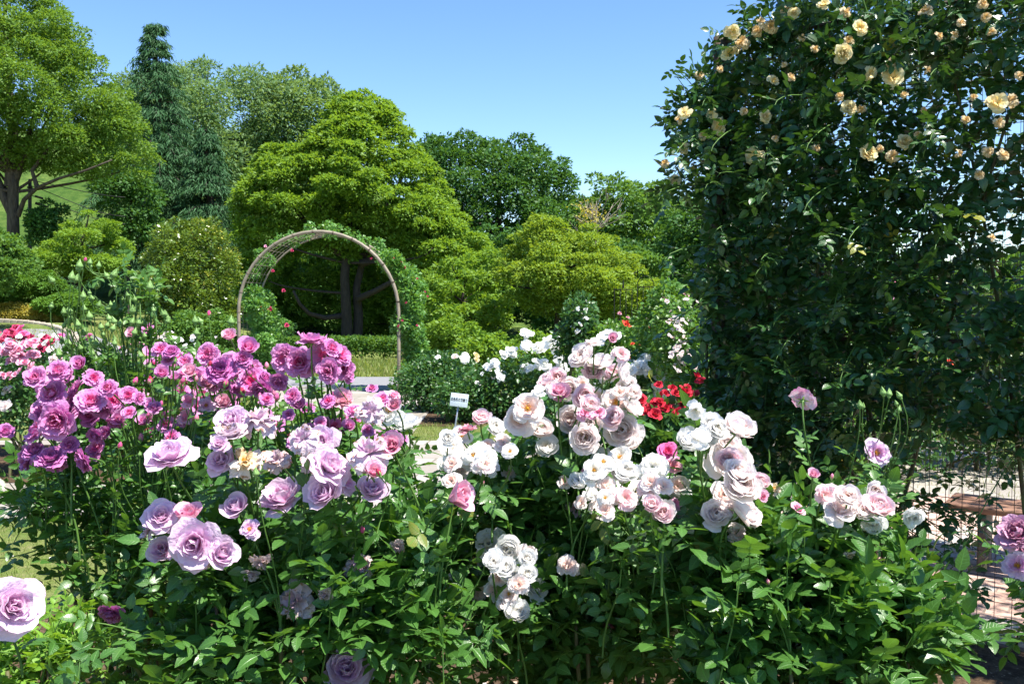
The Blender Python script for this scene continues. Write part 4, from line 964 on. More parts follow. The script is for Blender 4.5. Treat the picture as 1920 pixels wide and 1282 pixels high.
bn = thing('bench', 'brown plank bench inside the arbor behind the wire mesh', 'bench', AB(1.5, 1.2, .05))
WOODB = plain_mat('bench_wood', (0.3, 0.17, 0.115), (0.2, 0.11, 0.075), rough=.6, scale=7, stretch=(1, 1, 1))
g = Geo()
for q in (1.2, 1.33, 1.46): g.box(AB(1.48, q, .42), (1.15, .12, .035), Rz, bevel=.006)
link('seat', g.mesh('seat', WOODB), bn)
for s in (1.1, 1.92):
    g = Geo(); g.box(AB(s, 1.33, .22), (.045, .26, .34), Rz, bevel=.006); link('leg', g.mesh('leg', plain_mat('bench_leg', (.12, .1, .09), rough=.6)), bn)
# the climbing rose on the arbor
rng = np.random.default_rng(77)
cr = thing('climbing_rose', 'dense dark climbing rose with pale yellow blooms smothering the arbor', 'rose', AB(.3, .02, 0))
def dens(s, z):
    """how thickly the screen is covered: bare at the low right, gaps at the upper and middle right"""
    d = np.ones_like(s)
    d *= 1 - ss(2.75, 3.0, z) * ss(.3, .0, s)
    d *= 1 - .985 * ss(.55, .95, s) * ss(1.12, .95, z)
    d *= 1 - .9 * ss(.35, .6, s) * ss(.72, .55, z)
    for (cs, cz, rs_, rz, k) in ((1.18, 2.45, .3, .2, .62), (1.30, 2.12, .2, .14, .35), (1.36, 1.80, .16, .14, .8), (.85, 1.83, .16, .1, .5), (.7, 1.72, .1, .1, .3)):
        d *= 1 - k * np.exp(-(((s - cs) / rs_) ** 2 + ((z - cz) / rz) ** 2) ** 1.4)
    return d
def cover(n, fpos, lu, z0, z1, q0, q1, leaf, dfun=None, out=-1, T=NEAR, keep=1.0):
    s = rng.uniform(-.04, lu, n); z = z0 + (z1 - z0) * rng.random(n)
    if dfun is not None:
        ok = rng.random(n) < dfun(s, z) * keep; s, z = s[ok], z[ok]
    q = rng.uniform(q0, q1, len(s))
    pos = np.array([fpos(a, b, c) for a, b, c in zip(s, q, z)])
    return pos
FN = np.array([-DV[0], -DV[1], 0])          # outward from the front screen
g = Geo(); gs = Geo()
pos = cover(6800, lambda s, q, z: AB(s, q, z), 2.6, .35, 2.98, -.17, .06, .05, dens)
n_ = len(pos)
leaves(g, NEAR, pos, nrm(FN * rng.uniform(0, 1, (n_, 1)) + rng.normal(0, .6, (n_, 3)) + [0, 0, -.15]), .06 * rng.uniform(.6, 1.25, n_), up=nrm(FN * .75 + [0, 0, .9]), jit=.45, rng=rng)
pos = cover(2600, lambda s, q, z: AB(q, s, z), 1.8, .5, 2.95, -.02, .1, .05); n_ = len(pos)   # left side
leaves(g, NEAR, pos, nrm(np.array([-DU[0], -DU[1], 0]) * .6 + rng.normal(0, .6, (n_, 3))), .05 * rng.uniform(.7, 1.2, n_), jit=.6, rng=rng)
pos = cover(3600, lambda s, q, z: AB(s, DEP + q, z), 3.4, .3, 3.0, -.1, .12, .05, lambda s, z: (1 - .3 * ss(1.1, 1.5, z) * ss(.9, 1.5, s)) * (1 - .75 * ss(.9, .6, z))); n_ = len(pos)   # back
leaves(g, MIDL, pos, rng.normal(0, 1, (n_, 3)), .056 * rng.uniform(.7, 1.2, n_), jit=.8, rng=rng)
pos = cover(3600, lambda s, q, z: AB(s, z * DEP, HGT + q), 3.0, 0, 1.0, -.08, .22, .05, lambda s, z: (1 - .55 * ss(.75, 1.2, s) * ss(.2, .5, z)) * ss(-.3, .4, s)); n_ = len(pos)      # roof
leaves(g, NEAR, pos, rng.normal(0, 1, (n_, 3)) + [0, 0, .2], .045 * rng.uniform(.7, 1.2, n_), jit=.5, rng=rng)
# arching sprays at the top left corner, hanging outward
def spray(p0, p1, sag, n=9, leaf=.05):
    c = curve(p0, p1, p0 + (p1 - p0) * .35 + [0, 0, .1 + .15 * (p0[2] > 2.8)], p1 + [0, 0, sag], n)
    gs.tube(c, np.linspace(.0045, .0015, n), 5, r=.4, cap=False)
    d = nrm(np.gradient(c, axis=0)); 
    for i in range(2, n):
        sd = nrm(np.cross(d[i], rng.normal(0, 1, 3)))
        leaves(g, NEAR, np.array([c[i]]), np.array([nrm(sd + d[i] * .5)]), leaf * rng.uniform(.75, 1.2), jit=.4, rng=rng)
    return c[-1]
for k in range(280):
    s0 = rng.uniform(-.1, 1.2); q0 = rng.uniform(-.1, .6)
    if k < 62: a = AB(rng.uniform(-.05, .1), rng.uniform(-.05, .5), rng.uniform(2.0, 2.9)); b = P(rng.uniform(1240, 1340), rng.uniform(130, 370) , 4.8 + rng.uniform(-.3, .6))
    elif k < 110:
        s0 = max(s0, .3); a = AB(s0, q0, 2.9); sx = max(.02, s0 + rng.normal(0, .2)); b = AB(sx, q0 - rng.uniform(0, .3), rng.uniform(2.9, 2.95 + .5 * min(1, max(0, sx - .1) / .5)))
    elif k < 120: a = AB(rng.uniform(1.3, 1.6), -.02, rng.uniform(1.0, 1.3)); b = a + FN * rng.uniform(.05, .2) + np.array([rng.normal(0, .1), 0, -rng.uniform(.15, .5)])
    elif k < 138: a = AB(rng.uniform(.6, .9), 0, rng.uniform(.4, .75)); b = AB(rng.uniform(.85, 1.35), rng.uniform(-.1, .05), rng.uniform(.3, .65))
    else:
        a = AB(max(.06, s0), -.02, rng.uniform(.9, 2.6)); b = a + FN * rng.uniform(.18, .48) + np.array([rng.normal(0, .12), 0, rng.uniform(-.2, .15)])
    if k < 62 and (b[0] < P(1300, 0, 4.8)[0] and b[2] > P(0, 110, 4.8)[2]): continue
    if k < 62:
        lim = 1245 + max(0, 190 - ((b[2] - 1.6) * -FPX / b[1] + 566)) * .8
        px = 960 + b[0] / b[1] * FPX
        if px < lim - 30: continue
    spray(a, b, .05, 8)
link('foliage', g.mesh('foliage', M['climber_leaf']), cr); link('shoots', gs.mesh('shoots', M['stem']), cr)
canes = [((.05, .5, 0), (.12, 2.6)), ((.02, -.05, 0), (-.02, 2.9)), ((.35, 0, 0), (1.3, 2.5)), ((.62, 0, 0), (.25, 2.2)), ((.9, 0, 0), (.55, 2.4)), ((.75, 0, 0), (1.5, 2.9)), ((1.5, 0, 0), (1.1, 2.7)), ((.2, 0, 0), (.75, 1.1)), ((1.15, .1, 0), (.35, 1.25)), ((.5, 0, 0), (.62, 2.8))]
for (s, q, z), (s1, z1) in canes:
    a = AB(s, q + rng.uniform(-.03, .05), 0); b = AB(s1, rng.uniform(-.06, .06), z1); m_ = (a + b) / 2
    g = Geo(); g.tube(curve(a, b, a * .7 + b * .3 + FN * rng.uniform(-.1, .1) + [rng.normal(0, .08), 0, .1], a * .3 + b * .7 + [rng.normal(0, .12), 0, 0], 12), np.linspace(.012, .005, 12), 7); link('cane', g.mesh('cane', M['cane']), cr)
# its blooms: photo pixel, size in pixels, kind (y yellow, o faded and ragged, b spent brown)
YB = [(1282,207,26,'y'),(1274,223,17,'o'),(1345,236,32,'y'),(1332,212,20,'y'),(1318,252,17,'o'),(1281,278,18,'y'),(1266,335,20,'y'),(1245,303,17,'o'),(1410,290,32,'y'),(1438,219,22,'y'),
      (1454,149,22,'y'),(1486,142,18,'o'),(1469,121,11,'o'),(1375,60,26,'y'),(1388,75,26,'o'),(1366,98,28,'y'),(1420,55,22,'o'),(1445,48,26,'o'),(1426,38,17,'o'),(1314,138,17,'o'),(1473,18,20,'o'),(1488,25,18,'y'),(1545,4,22,'y'),
      (1590,20,20,'o'),(1614,48,26,'y'),(1583,100,30,'y'),(1592,74,18,'o'),(1635,136,24,'y'),(1675,140,36,'y'),(1667,118,18,'o'),(1592,200,24,'y'),(1614,203,16,'b'),(1632,284,30,'y'),(1650,278,14,'b'),(1700,264,28,'y'),(1722,252,13,'b'),(1676,292,24,'o'),
      (1742,130,14,'o'),(1870,188,34,'y'),(1895,184,24,'o'),(1812,222,16,'b'),(1872,228,20,'o'),(1854,283,20,'b'),(1885,287,22,'o'),(1802,287,16,'o'),(1835,327,18,'b'),(1575,178,16,'b'),(1695,175,14,'b'),(1737,15,26,'o'),(1765,66,18,'b'),(1792,64,16,'b'),
      (1805,40,16,'o'),(1848,30,18,'b'),(1858,58,16,'o'),(1845,5,20,'o'),(1735,205,12,'b'),(1455,258,13,'b'),(1534,275,15,'b'),(1825,180,14,'b'),(1914,140,16,'b'),(1505,68,14,'b'),(1530,90,14,'b'),(1396,208,15,'b'),(1352,128,13,'b'),(1608,152,12,'b'),(1862,444,14,'b')]
for px, py, d, k in YB:
    # on the outside of the leafy screen
    x = (px - 960) / FPX; t = None
    # ray against the screen plane (vertical), in plan
    rx = x; s = (A0[1] * rx - A0[0]) / (DU[0] - rx * DU[1]); s = max(-.25, s); Y = (A0 + DU * s)[1] - .27 + rng.uniform(-.05, .05)
    if px < 1345: Y = 4.5 + rng.uniform(-.06, .1)
    key = {'y': 'yellow', 'o': 'yellow_old', 'b': 'yellow_old'}[k]; v = BL[key]; me = v[rng.integers(0, len(v))]
    sc = d / FPX * Y * (1.12 if k == 'y' else 1.0)
    nv = nrm(np.array([rng.normal(-.2, .4), -.9, .35 + rng.normal(0, .3)])); p = P(px, py, Y)
    o = place('rose_bloom', me, cr, p - nv * sc * .25, nv, sc, rng.uniform(0, 6.28), {'y': None, 'o': 'faded ragged bloom', 'b': 'small spent bloom'}[k])
    sub('calyx', CALYX, o)
# a yellow-striped measuring stake standing in the bed behind the mesh
o = thing('marker_stake', 'thin yellow stake with black marks beyond the arbor mesh', 'stake', P(1578, 880, 6.6) * [1, 1, 0])
g = Geo(); a, b = P(1578, 790, 6.6), P(1578, 830, 6.6); b[2] = 0; g.tube([b, a], [.011, .011], 8); link('rod', g.mesh('rod', plain_mat('stake_yellow', (0.7, 0.5, 0.08), rough=.5)), o)
g = Geo()
for k in range(12): z = .06 + k * .07; g.tube([(a[0], 6.6, z), (a[0], 6.6, z + .02)], [.0125, .0125], 8)
link('stripes', g.mesh('stripes', plain_mat('stake_black', (.02, .02, .02))), o)
# grey stone blocks beside the red roses
for i, (px, py, w_, lab) in enumerate(((1245, 728, .34, 'dark grey stone block behind the red roses, left of the paler-edged one'), (1288, 724, .3, 'grey stone block with a pale top edge behind the red roses'))):
    o = thing('stone_block', lab, 'block', P(px, py + 40, 9.4) * [1, 1, 0]); g = Geo(); c = P(px, py, 9.4)
    g.box((c[0], 9.4, .36), (w_, .3, .72 + .0 * i), None, bevel=.02); link('block', g.mesh('block', plain_mat('slate', (.1, .11, .125), (.15, .16, .17), scale=9)), o)
    g = Geo(); g.box((c[0], 9.4, .74), (w_ + .03, .33, .04), None, bevel=.008); link('cap', g.mesh('cap', plain_mat('slate_cap', (.3, .33, .35) if i else (.14, .15, .17), scale=9)), o)

# iron obelisk trellises behind the white roses
IRON = plain_mat('black_iron', (0.012, 0.013, 0.014), rough=.9, spec=.1)
for lab, pxs, ty, sp in (('black iron trellis panel with pointed finial among the climbing roses', (1152, 1163, 1174, 1185), 540, 0), ('black iron trellis panel with rounded top right of the finial one', (1195, 1206, 1217, 1226), 535, 1), ('black iron trellis panel half hidden beside the arbor', (1244, 1262, 1280, 1300), 532, 1)):
    Y = 13.2 + .3 * sp; o = thing('iron_trellis', lab, 'trellis', P(pxs[0], 700, Y) * [1, 1, 0]); g = Geo()
    for px in pxs: a = P(px, ty, Y); g.tube([a * [1, 1, 0], a], [.0055, .0055], 5)
    for py in (ty + 3, 600, 660): g.tube([P(pxs[0], py, Y), P(pxs[-1], py, Y)], [.007, .007], 5)
    m0 = P((pxs[0] + pxs[-1]) / 2, ty, Y)
    if sp: w2 = (P(pxs[-1], ty, Y)[0] - P(pxs[0], ty, Y)[0]) / 2; g.tube([(m0[0] - w2 * math.cos(t), Y, m0[2] + .14 * math.sin(t)) for t in np.linspace(0, math.pi, 12)], .006, 5)
    else: g.tube([m0, m0 + [0, 0, .12]], [.02, .003], 6)
    link('bars', g.mesh('bars', IRON), o)
# ================================================================== ROSE BUSHES FURTHER BACK
def far_bush(name, label, ells, n, leaf, mat, seed, base=None, canes=7, cat='rose bush', T=None, jit=.6, zb=.25):
    """ells: (px, py, Y, rx, ry, rz)"""
    rng = np.random.default_rng(seed)
    E = [(P(a, b, Y), (rx, ry, rz)) for a, b, Y, rx, ry, rz in ells]
    c0 = np.mean([e[0] for e in E], axis=0); b = np.array([c0[0], c0[1], 0.0]) if base is None else np.array(base)
    o = thing(name, label, cat, b, None)
    pts, nn = sample_ell(rng, E, n, .4)
    ok = pts[:, 2] > .05; pts, nn = pts[ok], nn[ok]; k = len(pts)
    g = Geo(); leaves(g, T or SMALL, pts, nrm(nn * .6 + rng.normal(0, .6, (k, 3))), leaf * rng.uniform(.6, 1.3, k), up=nrm(nn * .5 + [0, 0, .8]), jit=jit, rng=rng, rnd=np.clip(.5 + .25 * np.sin(pts[:, 0] * 7) + rng.normal(0, .22, k), 0, 1))
    link('foliage', g.mesh('foliage', M[mat]), o)
    for i in range(canes):
        e = E[i % len(E)]; q = e[0] + nrm(rng.normal(0, 1, 3)) * np.array(e[1]) * .6; a = b + rng.normal(0, .12, 3) * [1, 1, 0]; a[2] = 0
        g = Geo(); g.tube(curve(a, q, a + [0, 0, q[2] * .4], None, 7), np.linspace(.014, .005, 7), 5); link('cane', g.mesh('cane', M['cane']), o)
    o['_E'] = 0; del o['_E']
    return o
def far_blooms(o, spec, seed, jitY=.3):
    """spec: (px, py, spread x, spread y, Y, how many, pixels, kind)"""
    rng = np.random.default_rng(seed)
    for px, py, sx, sy, Y, n, d, k in spec:
        for i in range(n):
            y = Y + rng.uniform(-jitY, jitY); v = BL[k]
            place('rose_bloom', v[rng.integers(0, len(v))], o, P(px + rng.normal(0, sx), py + rng.normal(0, sy), y), nrm([rng.normal(0, .6), -.7, .8]), d * rng.uniform(.95, 1.4) / FPX * Y, rng.uniform(0, 6.28))

o = far_bush('rose_bush', 'wide dark green bush with clusters of pure white roses behind the plant sign', [(905, 740, 12.2, .75, .5, .38), (980, 730, 12.3, .8, .5, .5), (1040, 760, 12, .5, .5, .45), (860, 750, 12.1, .4, .4, .3)], 9000, .06, 'bed_leaf', 101)
far_blooms(o, [(870, 672, 8, 3, 12.1, 5, 14, 'pure_white'), (852, 668, 3, 2, 12.1, 1, 13, 'blush_small'), (921, 687, 9, 4, 12, 6, 15, 'pure_white'), (985, 692, 3, 2, 12, 2, 18, 'pure_white'), (940, 705, 8, 3, 12, 5, 15, 'pure_white'), (965, 665, 10, 6, 12, 6, 16, 'pure_white'),
               (1015, 650, 26, 7, 12, 16, 16, 'pure_white'), (988, 629, 6, 4, 12, 4, 13, 'pure_white'), (1045, 632, 2, 2, 12, 1, 9, 'pure_white'), (1050, 648, 10, 6, 12, 5, 15, 'pure_white'), (1040, 685, 20, 9, 12, 14, 18, 'pure_white'), (818, 670, 3, 3, 12.1, 2, 8, 'pure_white'), (890, 700, 25, 10, 11.9, 5, 8, 'pure_white')], 1)
o = far_bush('rose_bush', 'dark leafy bush with bare stems at the right foot of the arch', [(800, 725, 13.2, .55, .4, .38), (830, 700, 13.4, .55, .4, .35)], 5200, .06, 'bed_leaf', 102)
far_blooms(o, [(893, 677, 1, 4, 13, 2, 10, 'yellow')], 2)
o = far_bush('rose_bush', 'bush with fluffy white clusters behind the tall pink roses, nearest the grey blocks', [(1190, 730, 9.2, .42, .4, .42), (1235, 705, 9.4, .3, .3, .3), (1130, 730, 9.3, .4, .3, .3)], 5200, .055, 'bed_leaf', 103)
far_blooms(o, [(1135, 628, 12, 4, 9.2, 5, 17, 'pure_white'), (1215, 688, 12, 7, 9, 9, 20, 'pure_white'), (1238, 702, 10, 7, 9, 10, 22, 'pure_white'), (1182, 690, 12, 7, 9, 8, 18, 'pure_white'), (1233, 737, 10, 6, 9, 7, 20, 'pure_white'), (1205, 672, 4, 3, 9, 2, 16, 'pure_white')], 3)
o = far_bush('climbing_rose', 'airy climbing rose with small blush-white flowers left of the arbor post', [(1270, 640, 8.6, .28, .3, .45), (1300, 690, 8.4, .2, .3, .4), (1255, 560, 9, .22, .2, .2), (1230, 615, 9.2, .25, .2, .3)], 5200, .05, 'bed_leaf_light', 104, cat='rose')
far_blooms(o, [(1275, 600, 14, 18, 8.3, 26, 8, 'blush_small'), (1270, 645, 12, 18, 8.3, 30, 8, 'blush_small'), (1290, 670, 16, 16, 8.2, 22, 8, 'blush_small'), (1252, 560, 14, 4, 8.9, 4, 7, 'pink_small'), (1285, 552, 5, 5, 8.9, 3, 7, 'pink_small')], 4)
o = far_bush('climbing_rose', 'blue-green climbing rose dotted with white flowers above the white bush', [(1088, 600, 11, .22, .3, .35), (1080, 640, 11, .3, .3, .3)], 3000, .055, 'bed_leaf', 105, cat='rose')
far_blooms(o, [(1093, 582, 9, 9, 10.8, 6, 8, 'pure_white'), (1090, 615, 8, 8, 10.8, 6, 9, 'pure_white'), (1103, 568, 2, 2, 10.8, 1, 8, 'pure_white')], 5)
o = far_bush('rose_bush', 'green bush with small coral and scarlet blooms between white bush and arbor', [(1185, 650, 10.5, .4, .3, .35), (1220, 670, 10.3, .35, .3, .3), (1150, 640, 10.8, .3, .3, .25)], 4600, .055, 'bed_leaf_light', 106)
far_blooms(o, [(1176, 607, 2, 2, 10.3, 2, 12, 'scarlet'), (1195, 595, 22, 5, 10.3, 8, 6, 'coral'), (1225, 657, 8, 4, 10, 2, 9, 'scarlet'), (1190, 670, 10, 5, 10, 4, 8, 'scarlet'), (1258, 595, 8, 3, 9.8, 2, 7, 'coral'), (1220, 640, 30, 25, 9.9, 8, 6, 'scarlet')], 6)
o = far_bush('rose_bush', 'bush of clustered bright red roses in front of the grey blocks', [(1250, 850, 4.15, .22, .2, .2), (1235, 800, 4.25, .14, .15, .07), (1290, 800, 4.2, .12, .15, .1)], 900, .05, 'bed_leaf', 107, T=MIDL)
far_blooms(o, [(1212, 777, 8, 3, 4.1, 3, 22, 'red'), (1228, 779, 1, 1, 4, 1, 28, 'red'), (1228, 755, 12, 7, 4.15, 5, 17, 'red'), (1258, 764, 14, 8, 4.1, 6, 17, 'red'), (1255, 736, 12, 7, 4.2, 5, 14, 'red'), (1297, 738, 12, 9, 4.2, 7, 14, 'red'), (1312, 712, 5, 5, 4.3, 3, 14, 'red'), (1275, 765, 5, 5, 4.1, 3, 18, 'red'), (1208, 750, 3, 3, 4.15, 1, 20, 'red')], 7, .08)
# beds seen through the arbor
o = far_bush('rose_bush', 'shaded bush with bright pink flowers seen through the arbor mesh, low left', [(1440, 760, 8.5, .5, .5, .4), (1400, 690, 9.5, .5, .5, .5)], 4200, .06, 'bed_leaf', 108)
far_blooms(o, [(1405, 730, 18, 8, 8.1, 9, 9, 'hot_pink'), (1445, 720, 10, 12, 8.2, 7, 9, 'scarlet'), (1350, 745, 10, 10, 8, 4, 9, 'crimson'), (1500, 560, 20, 20, 9, 6, 8, 'pink_small')], 8)
o = far_bush('rose_bush', 'bush dotted with orange and pink flowers seen through the arbor mesh, middle', [(1620, 700, 9, .7, .6, .7), (1560, 830, 8, .5, .5, .45)], 5600, .06, 'bed_leaf_light', 109)
far_blooms(o, [(1785, 680, 3, 3, 8, 2, 12, 'scarlet'), (1560, 620, 40, 25, 8.5, 10, 8, 'crimson'), (1640, 560, 40, 20, 8.6, 10, 7, 'pink_small'), (1762, 605, 3, 3, 8.5, 1, 10, 'coral')], 9)
o = far_bush('rose_bush', 'green bush with mauve-pink flowers seen through the arbor mesh, far right', [(1830, 700, 9, .9, .6, .8), (1900, 800, 8.5, .6, .5, .5), (1700, 800, 8.2, .5, .4, .5)], 6500, .06, 'bed_leaf', 110)
far_blooms(o, [(1900, 590, 15, 20, 8.4, 10, 9, 'pink_small'), (1840, 620, 30, 30, 8.5, 6, 8, 'coral')], 10)
# left beds
o = far_bush('rose_bush', 'bush of small mid-pink pompon roses at the far left edge', [(30, 745, 8.28, 0.41, 0.41, 0.34), (90, 740, 8.42, 0.41, 0.41, 0.3), (-40, 740, 8.28, 0.41, 0.41, 0.41)], 4200, .045, 'bed_leaf', 111)
far_blooms(o, [(10, 655, 9, 6, 8.14, 10, 17, 'pink_small'), (28, 658, 12, 7, 8.14, 10, 16, 'pink_small'), (38, 672, 12, 7, 8.14, 9, 16, 'pink_small'), (62, 668, 8, 5, 8.14, 7, 15, 'pink_small'), (50, 645, 10, 3, 8.14, 6, 16, 'pink_small'), (20, 700, 14, 10, 8.0, 7, 13, 'pink_small'), (5, 760, 8, 10, 8.0, 4, 20, 'blush_small'), (100, 672, 10, 6, 8.14, 6, 12, 'blush_small'), (80, 700, 20, 10, 8.14, 6, 13, 'pink_small'), (60, 640, 20, 6, 8.56, 5, 12, 'pure_white')], 11, .15)
o = far_bush('rose_bush', 'bush of dark crimson roses behind the small pink ones at left', [(30, 690, 9.36, 0.52, 0.39, 0.33), (90, 700, 9.36, 0.59, 0.39, 0.29), (150, 730, 9.1, 0.39, 0.39, 0.26)], 3800, .05, 'bed_leaf', 112)
far_blooms(o, [(20, 625, 14, 6, 9.1, 12, 13, 'crimson'), (42, 624, 8, 4, 9.1, 6, 13, 'hot_pink'), (80, 634, 18, 6, 9.1, 12, 13, 'crimson'), (28, 648, 15, 6, 9.1, 7, 12, 'crimson'), (90, 650, 14, 6, 9.1, 8, 11, 'crimson'), (112, 632, 2, 3, 9.1, 2, 13, 'hot_pink'), (5, 645, 3, 4, 9.1, 3, 13, 'pure_white')], 12, .15)
o = far_bush('rose_bush', 'pale bush with small white flowers behind the purple roses', [(330, 720, 8.78, 0.68, 0.54, 0.34), (240, 730, 8.78, 0.54, 0.41, 0.34), (410, 730, 8.91, 0.54, 0.41, 0.3)], 4800, .05, 'bed_leaf_light', 113)
far_blooms(o, [(300, 625, 20, 6, 8.78, 9, 10, 'blush_small'), (345, 640, 20, 8, 8.78, 8, 10, 'pure_white'), (250, 640, 20, 10, 8.64, 6, 9, 'pink_small'), (400, 650, 20, 12, 8.78, 6, 9, 'blush_small')], 13, .2)
o = far_bush('rose_bush', 'low bush of many little magenta blooms behind the front purple roses', [(320, 800, 3.0, .3, .22, .16), (470, 820, 3.1, .3, .22, .14), (620, 850, 3.2, .32, .22, .12), (250, 760, 3.1, .15, .2, .12), (380, 720, 3.2, .14, .2, .1)], 1500, .04, 'bed_leaf_light', 114, T=MIDL, canes=14)
far_blooms(o, [(320, 690, 26, 24, 3.0, 16, 26, 'purple_small'), (385, 740, 35, 30, 2.95, 14, 26, 'purple_small'), (260, 760, 30, 30, 2.9, 12, 22, 'pink_small'), (300, 790, 30, 22, 2.9, 12, 24, 'purple_small'), (490, 780, 40, 22, 3, 12, 24, 'purple_small'), (600, 810, 35, 18, 3.1, 12, 22, 'hot_pink'), (720, 830, 30, 18, 3.1, 7, 26, 'purple_small'), (640, 800, 60, 30, 3.2, 8, 20, 'purple_small')], 14, .15)

# ================================================================== ROSE BUSHES IN FRONT
KEY = {'P': ('purple', 'purple_flat'), 'V': ('violet',), 'H': ('purple_half',), 'L': ('lavender',), 'B': ('lavender_ball',), 'h': ('lavender_half',), 'F': ('lavender_old',), 'X': ('wither',), 'C': ('cream_old',), 'l': ('lavender_open',),
       'W': ('blush',), 'O': ('blush_open',), 'K': ('blush_pink',), 'w': ('white',), 'N': ('white_open',), 'q': ('blush_loose',), 'p': ('pink',), 'k': ('pink_small',), 'T': ('two_tone',), 'R': ('coral',), 'M': ('mauve',), 'm': ('hot_pink',)}
LAB = {'F': 'faded lavender bloom browning at the edges', 'X': 'withered greyish bloom', 'C': 'cream withered bloom with brown patches', 'H': 'half-open bloom', 'h': 'half-open bloom', 'R': 'coral-pink bloom', 'T': 'pink and white bloom', 'p': 'pink half-open bloom', 'O': 'wide open bloom showing yellow stamens', 'N': 'flat open white bloom', 'm': 'magenta bloom'}
FACE = {'f': (0, -1, .25), 'u': (0, -.45, 1), 'U': (0, -.12, 1), 's': (.8, -.5, .5), 'z': (-.8, -.5, .5), 'd': (0, -.8, -.5), 'x': (-.5, -.8, -.35), 'b': (.25, .8, .5), '.': (0, -.8, .65)}
FB = []
def front_bush(*a, **k): FB.append((a, k))
def build_bush(label, base, ells, blooms, Y, seed, nsh, leaf, mat='rose_leaf', buds=(), T=NEAR, length=(.12, .26), ncane=9, sprigs=26, stemr=.0019, group=None, cat='rose bush', depthjit=.08, stub=None, caner=.0085, canemat='cane', ys=None):
    rng = np.random.default_rng(seed)
    E = [(P(a, b, y), (rx, ry, rz)) for a, b, y, rx, ry, rz in ells]
    b0 = np.array([base[0], base[1], 0.0]); o = thing('rose_bush', label, cat, b0, group)
    g = Geo(); gs = Geo(); shoots(g, gs, rng, E, nsh, leaf, T, length)
    canes = []
    for i in range(ncane):
        e = E[i % len(E)]; q = e[0] + nrm(rng.normal(0, 1, 3)) * np.array(e[1]) * rng.uniform(.2, .75); q[2] = max(q[2], e[0][2] - .1)
        a = b0 + rng.normal(0, .09, 3) * [1, 1, 0]
        c = curve(a, q, a + [(q[0]-a[0]) * .15, (q[1]-a[1]) * .15, q[2] * .45], q * [1, 1, .8] , 10); canes.append(c)
        gc = Geo(); gc.tube(c, np.linspace(caner, caner * .5, 10), 7); link('cane', gc.mesh('cane', M[canemat]), o)
    def attach(p):
        best = None
        for c in canes:
            for k in range(4, 10):
                if c[k][2] < p[2] - .05:
                    d = np.linalg.norm((c[k] - p) * [1, 1, .45])
                    if best is None or d < best[0]: best = (d, c[k])
        if best is not None and np.hypot(*(best[1] - p)[:2]) < .09 + .3 * (p[2] - best[1][2]): return best[1]
        return np.array([p[0] + rng.normal(0, .035), p[1] + rng.uniform(.0, .1), max(.1, p[2] - rng.uniform(.14, .3))])
    def stalk(p, nv, foot, r=stemr, lf=4):
        a = attach(foot); L = np.linalg.norm(foot - a)
        back = 0.0
        for tr_ in range(4):                       # stalks grow up behind neighbouring blooms rather than across their faces
            c = curve(a + [0, back * .6, 0], foot, a + [0, back, L * .45], foot - nv * min(.12, L * .3) - np.array([0, -back, L * .12]), 10)
            q = c[2:9]; v = q[:, None] - CC[None]; al = (v * CAX[None]).sum(2); pr = np.sqrt(np.maximum((v ** 2).sum(2) - al ** 2, 0))
            own = np.linalg.norm(CC - p, axis=1) < .01
            if not ((pr < CR * .8) & (al > -CR * .3) & (al < .6) & ~own[None]).any(): break
            back += .07
        gst = Geo(); gst.tube(c, np.linspace(r * 1.5, r, 10), 6, r=rng.random(), cap=False); link('flower_stem', gst.mesh('flower_stem', M['stem']), o)
        for k in rng.choice(np.arange(2, 8), min(lf, 6), replace=False):
            d = nrm(c[k+1] - c[k-1]); sd = nrm(np.cross(d, rng.normal(0, 1, 3)) + [0, 0, .2])
            leaves(g, T, np.array([c[k]]), np.array([sd]), leaf * rng.uniform(.55, .95), jit=.3, rng=rng)
    for i, bl in enumerate(blooms):
        px, py, d, k = bl[:4]; f = bl[4] if len(bl) > 4 else '.'
        y = ys[i]
        ks = KEY[k]; v = BL[ks[rng.integers(0, len(ks))]]; me = v[rng.integers(0, len(v))]
        nv = nrm(np.array(FACE[f]) + rng.normal(0, .16, 3)); sc = d / FPX * y * {'P': .88, 'V': .86, 'W': .95, 'O': .95, 'L': 1.0}.get(k, .95)
        if k in 'XFC': sc *= .95
        p = P(px, py, y); foot = p - nv * sc * .30
        ob = place('rose_bloom', me, o, foot, nv, sc, rng.uniform(0, 6.28), LAB.get(k)); sub('calyx', CALYX, ob)
        if k in 'ON' or (k in 'lC'): sub('stamens', STAMENS, ob)
        stalk(p, nv, foot - nv * sc * .12)
    for bd in buds:
        px, py, d, k = bd[:4]; y = bd[4] if len(bd) > 4 else Y + rng.uniform(-.1, .1)
        v = BUDS[k]; p = P(px, py, y); nv = nrm([rng.normal(0, .25), rng.normal(0, .2), 1]); sc = d / FPX * y
        place('rose_bud', v[rng.integers(0, 2)], o, p - nv * sc * .35, nv, sc, rng.uniform(0, 6)); stalk(p, nv, p - nv * sc * .5, r=stemr * .6, lf=1)
    # leafy sprigs standing up out of the mass
    for i in range(sprigs):
        e = E[rng.integers(0, len(E))]; q = e[0] + nrm(rng.normal(0, 1, 3) + [0, 0, 1.2]) * np.array(e[1]) * rng.uniform(.9, 1.12); a = attach(q)
        c = curve(a, q, a + [0, 0, .1], q - [0, 0, .08], 7); gs.tube(c, np.linspace(.003, .0014, 7), 5, cap=False)
        for k in range(2, 7):
            d = nrm(c[k] - c[k-1]); sd = nrm(np.cross(d, rng.normal(0, 1, 3)) + d * .4); leaves(g, T, np.array([c[k]]), np.array([sd if k < 6 else d]), leaf * rng.uniform(.6, 1.0), jit=.3, rng=rng)
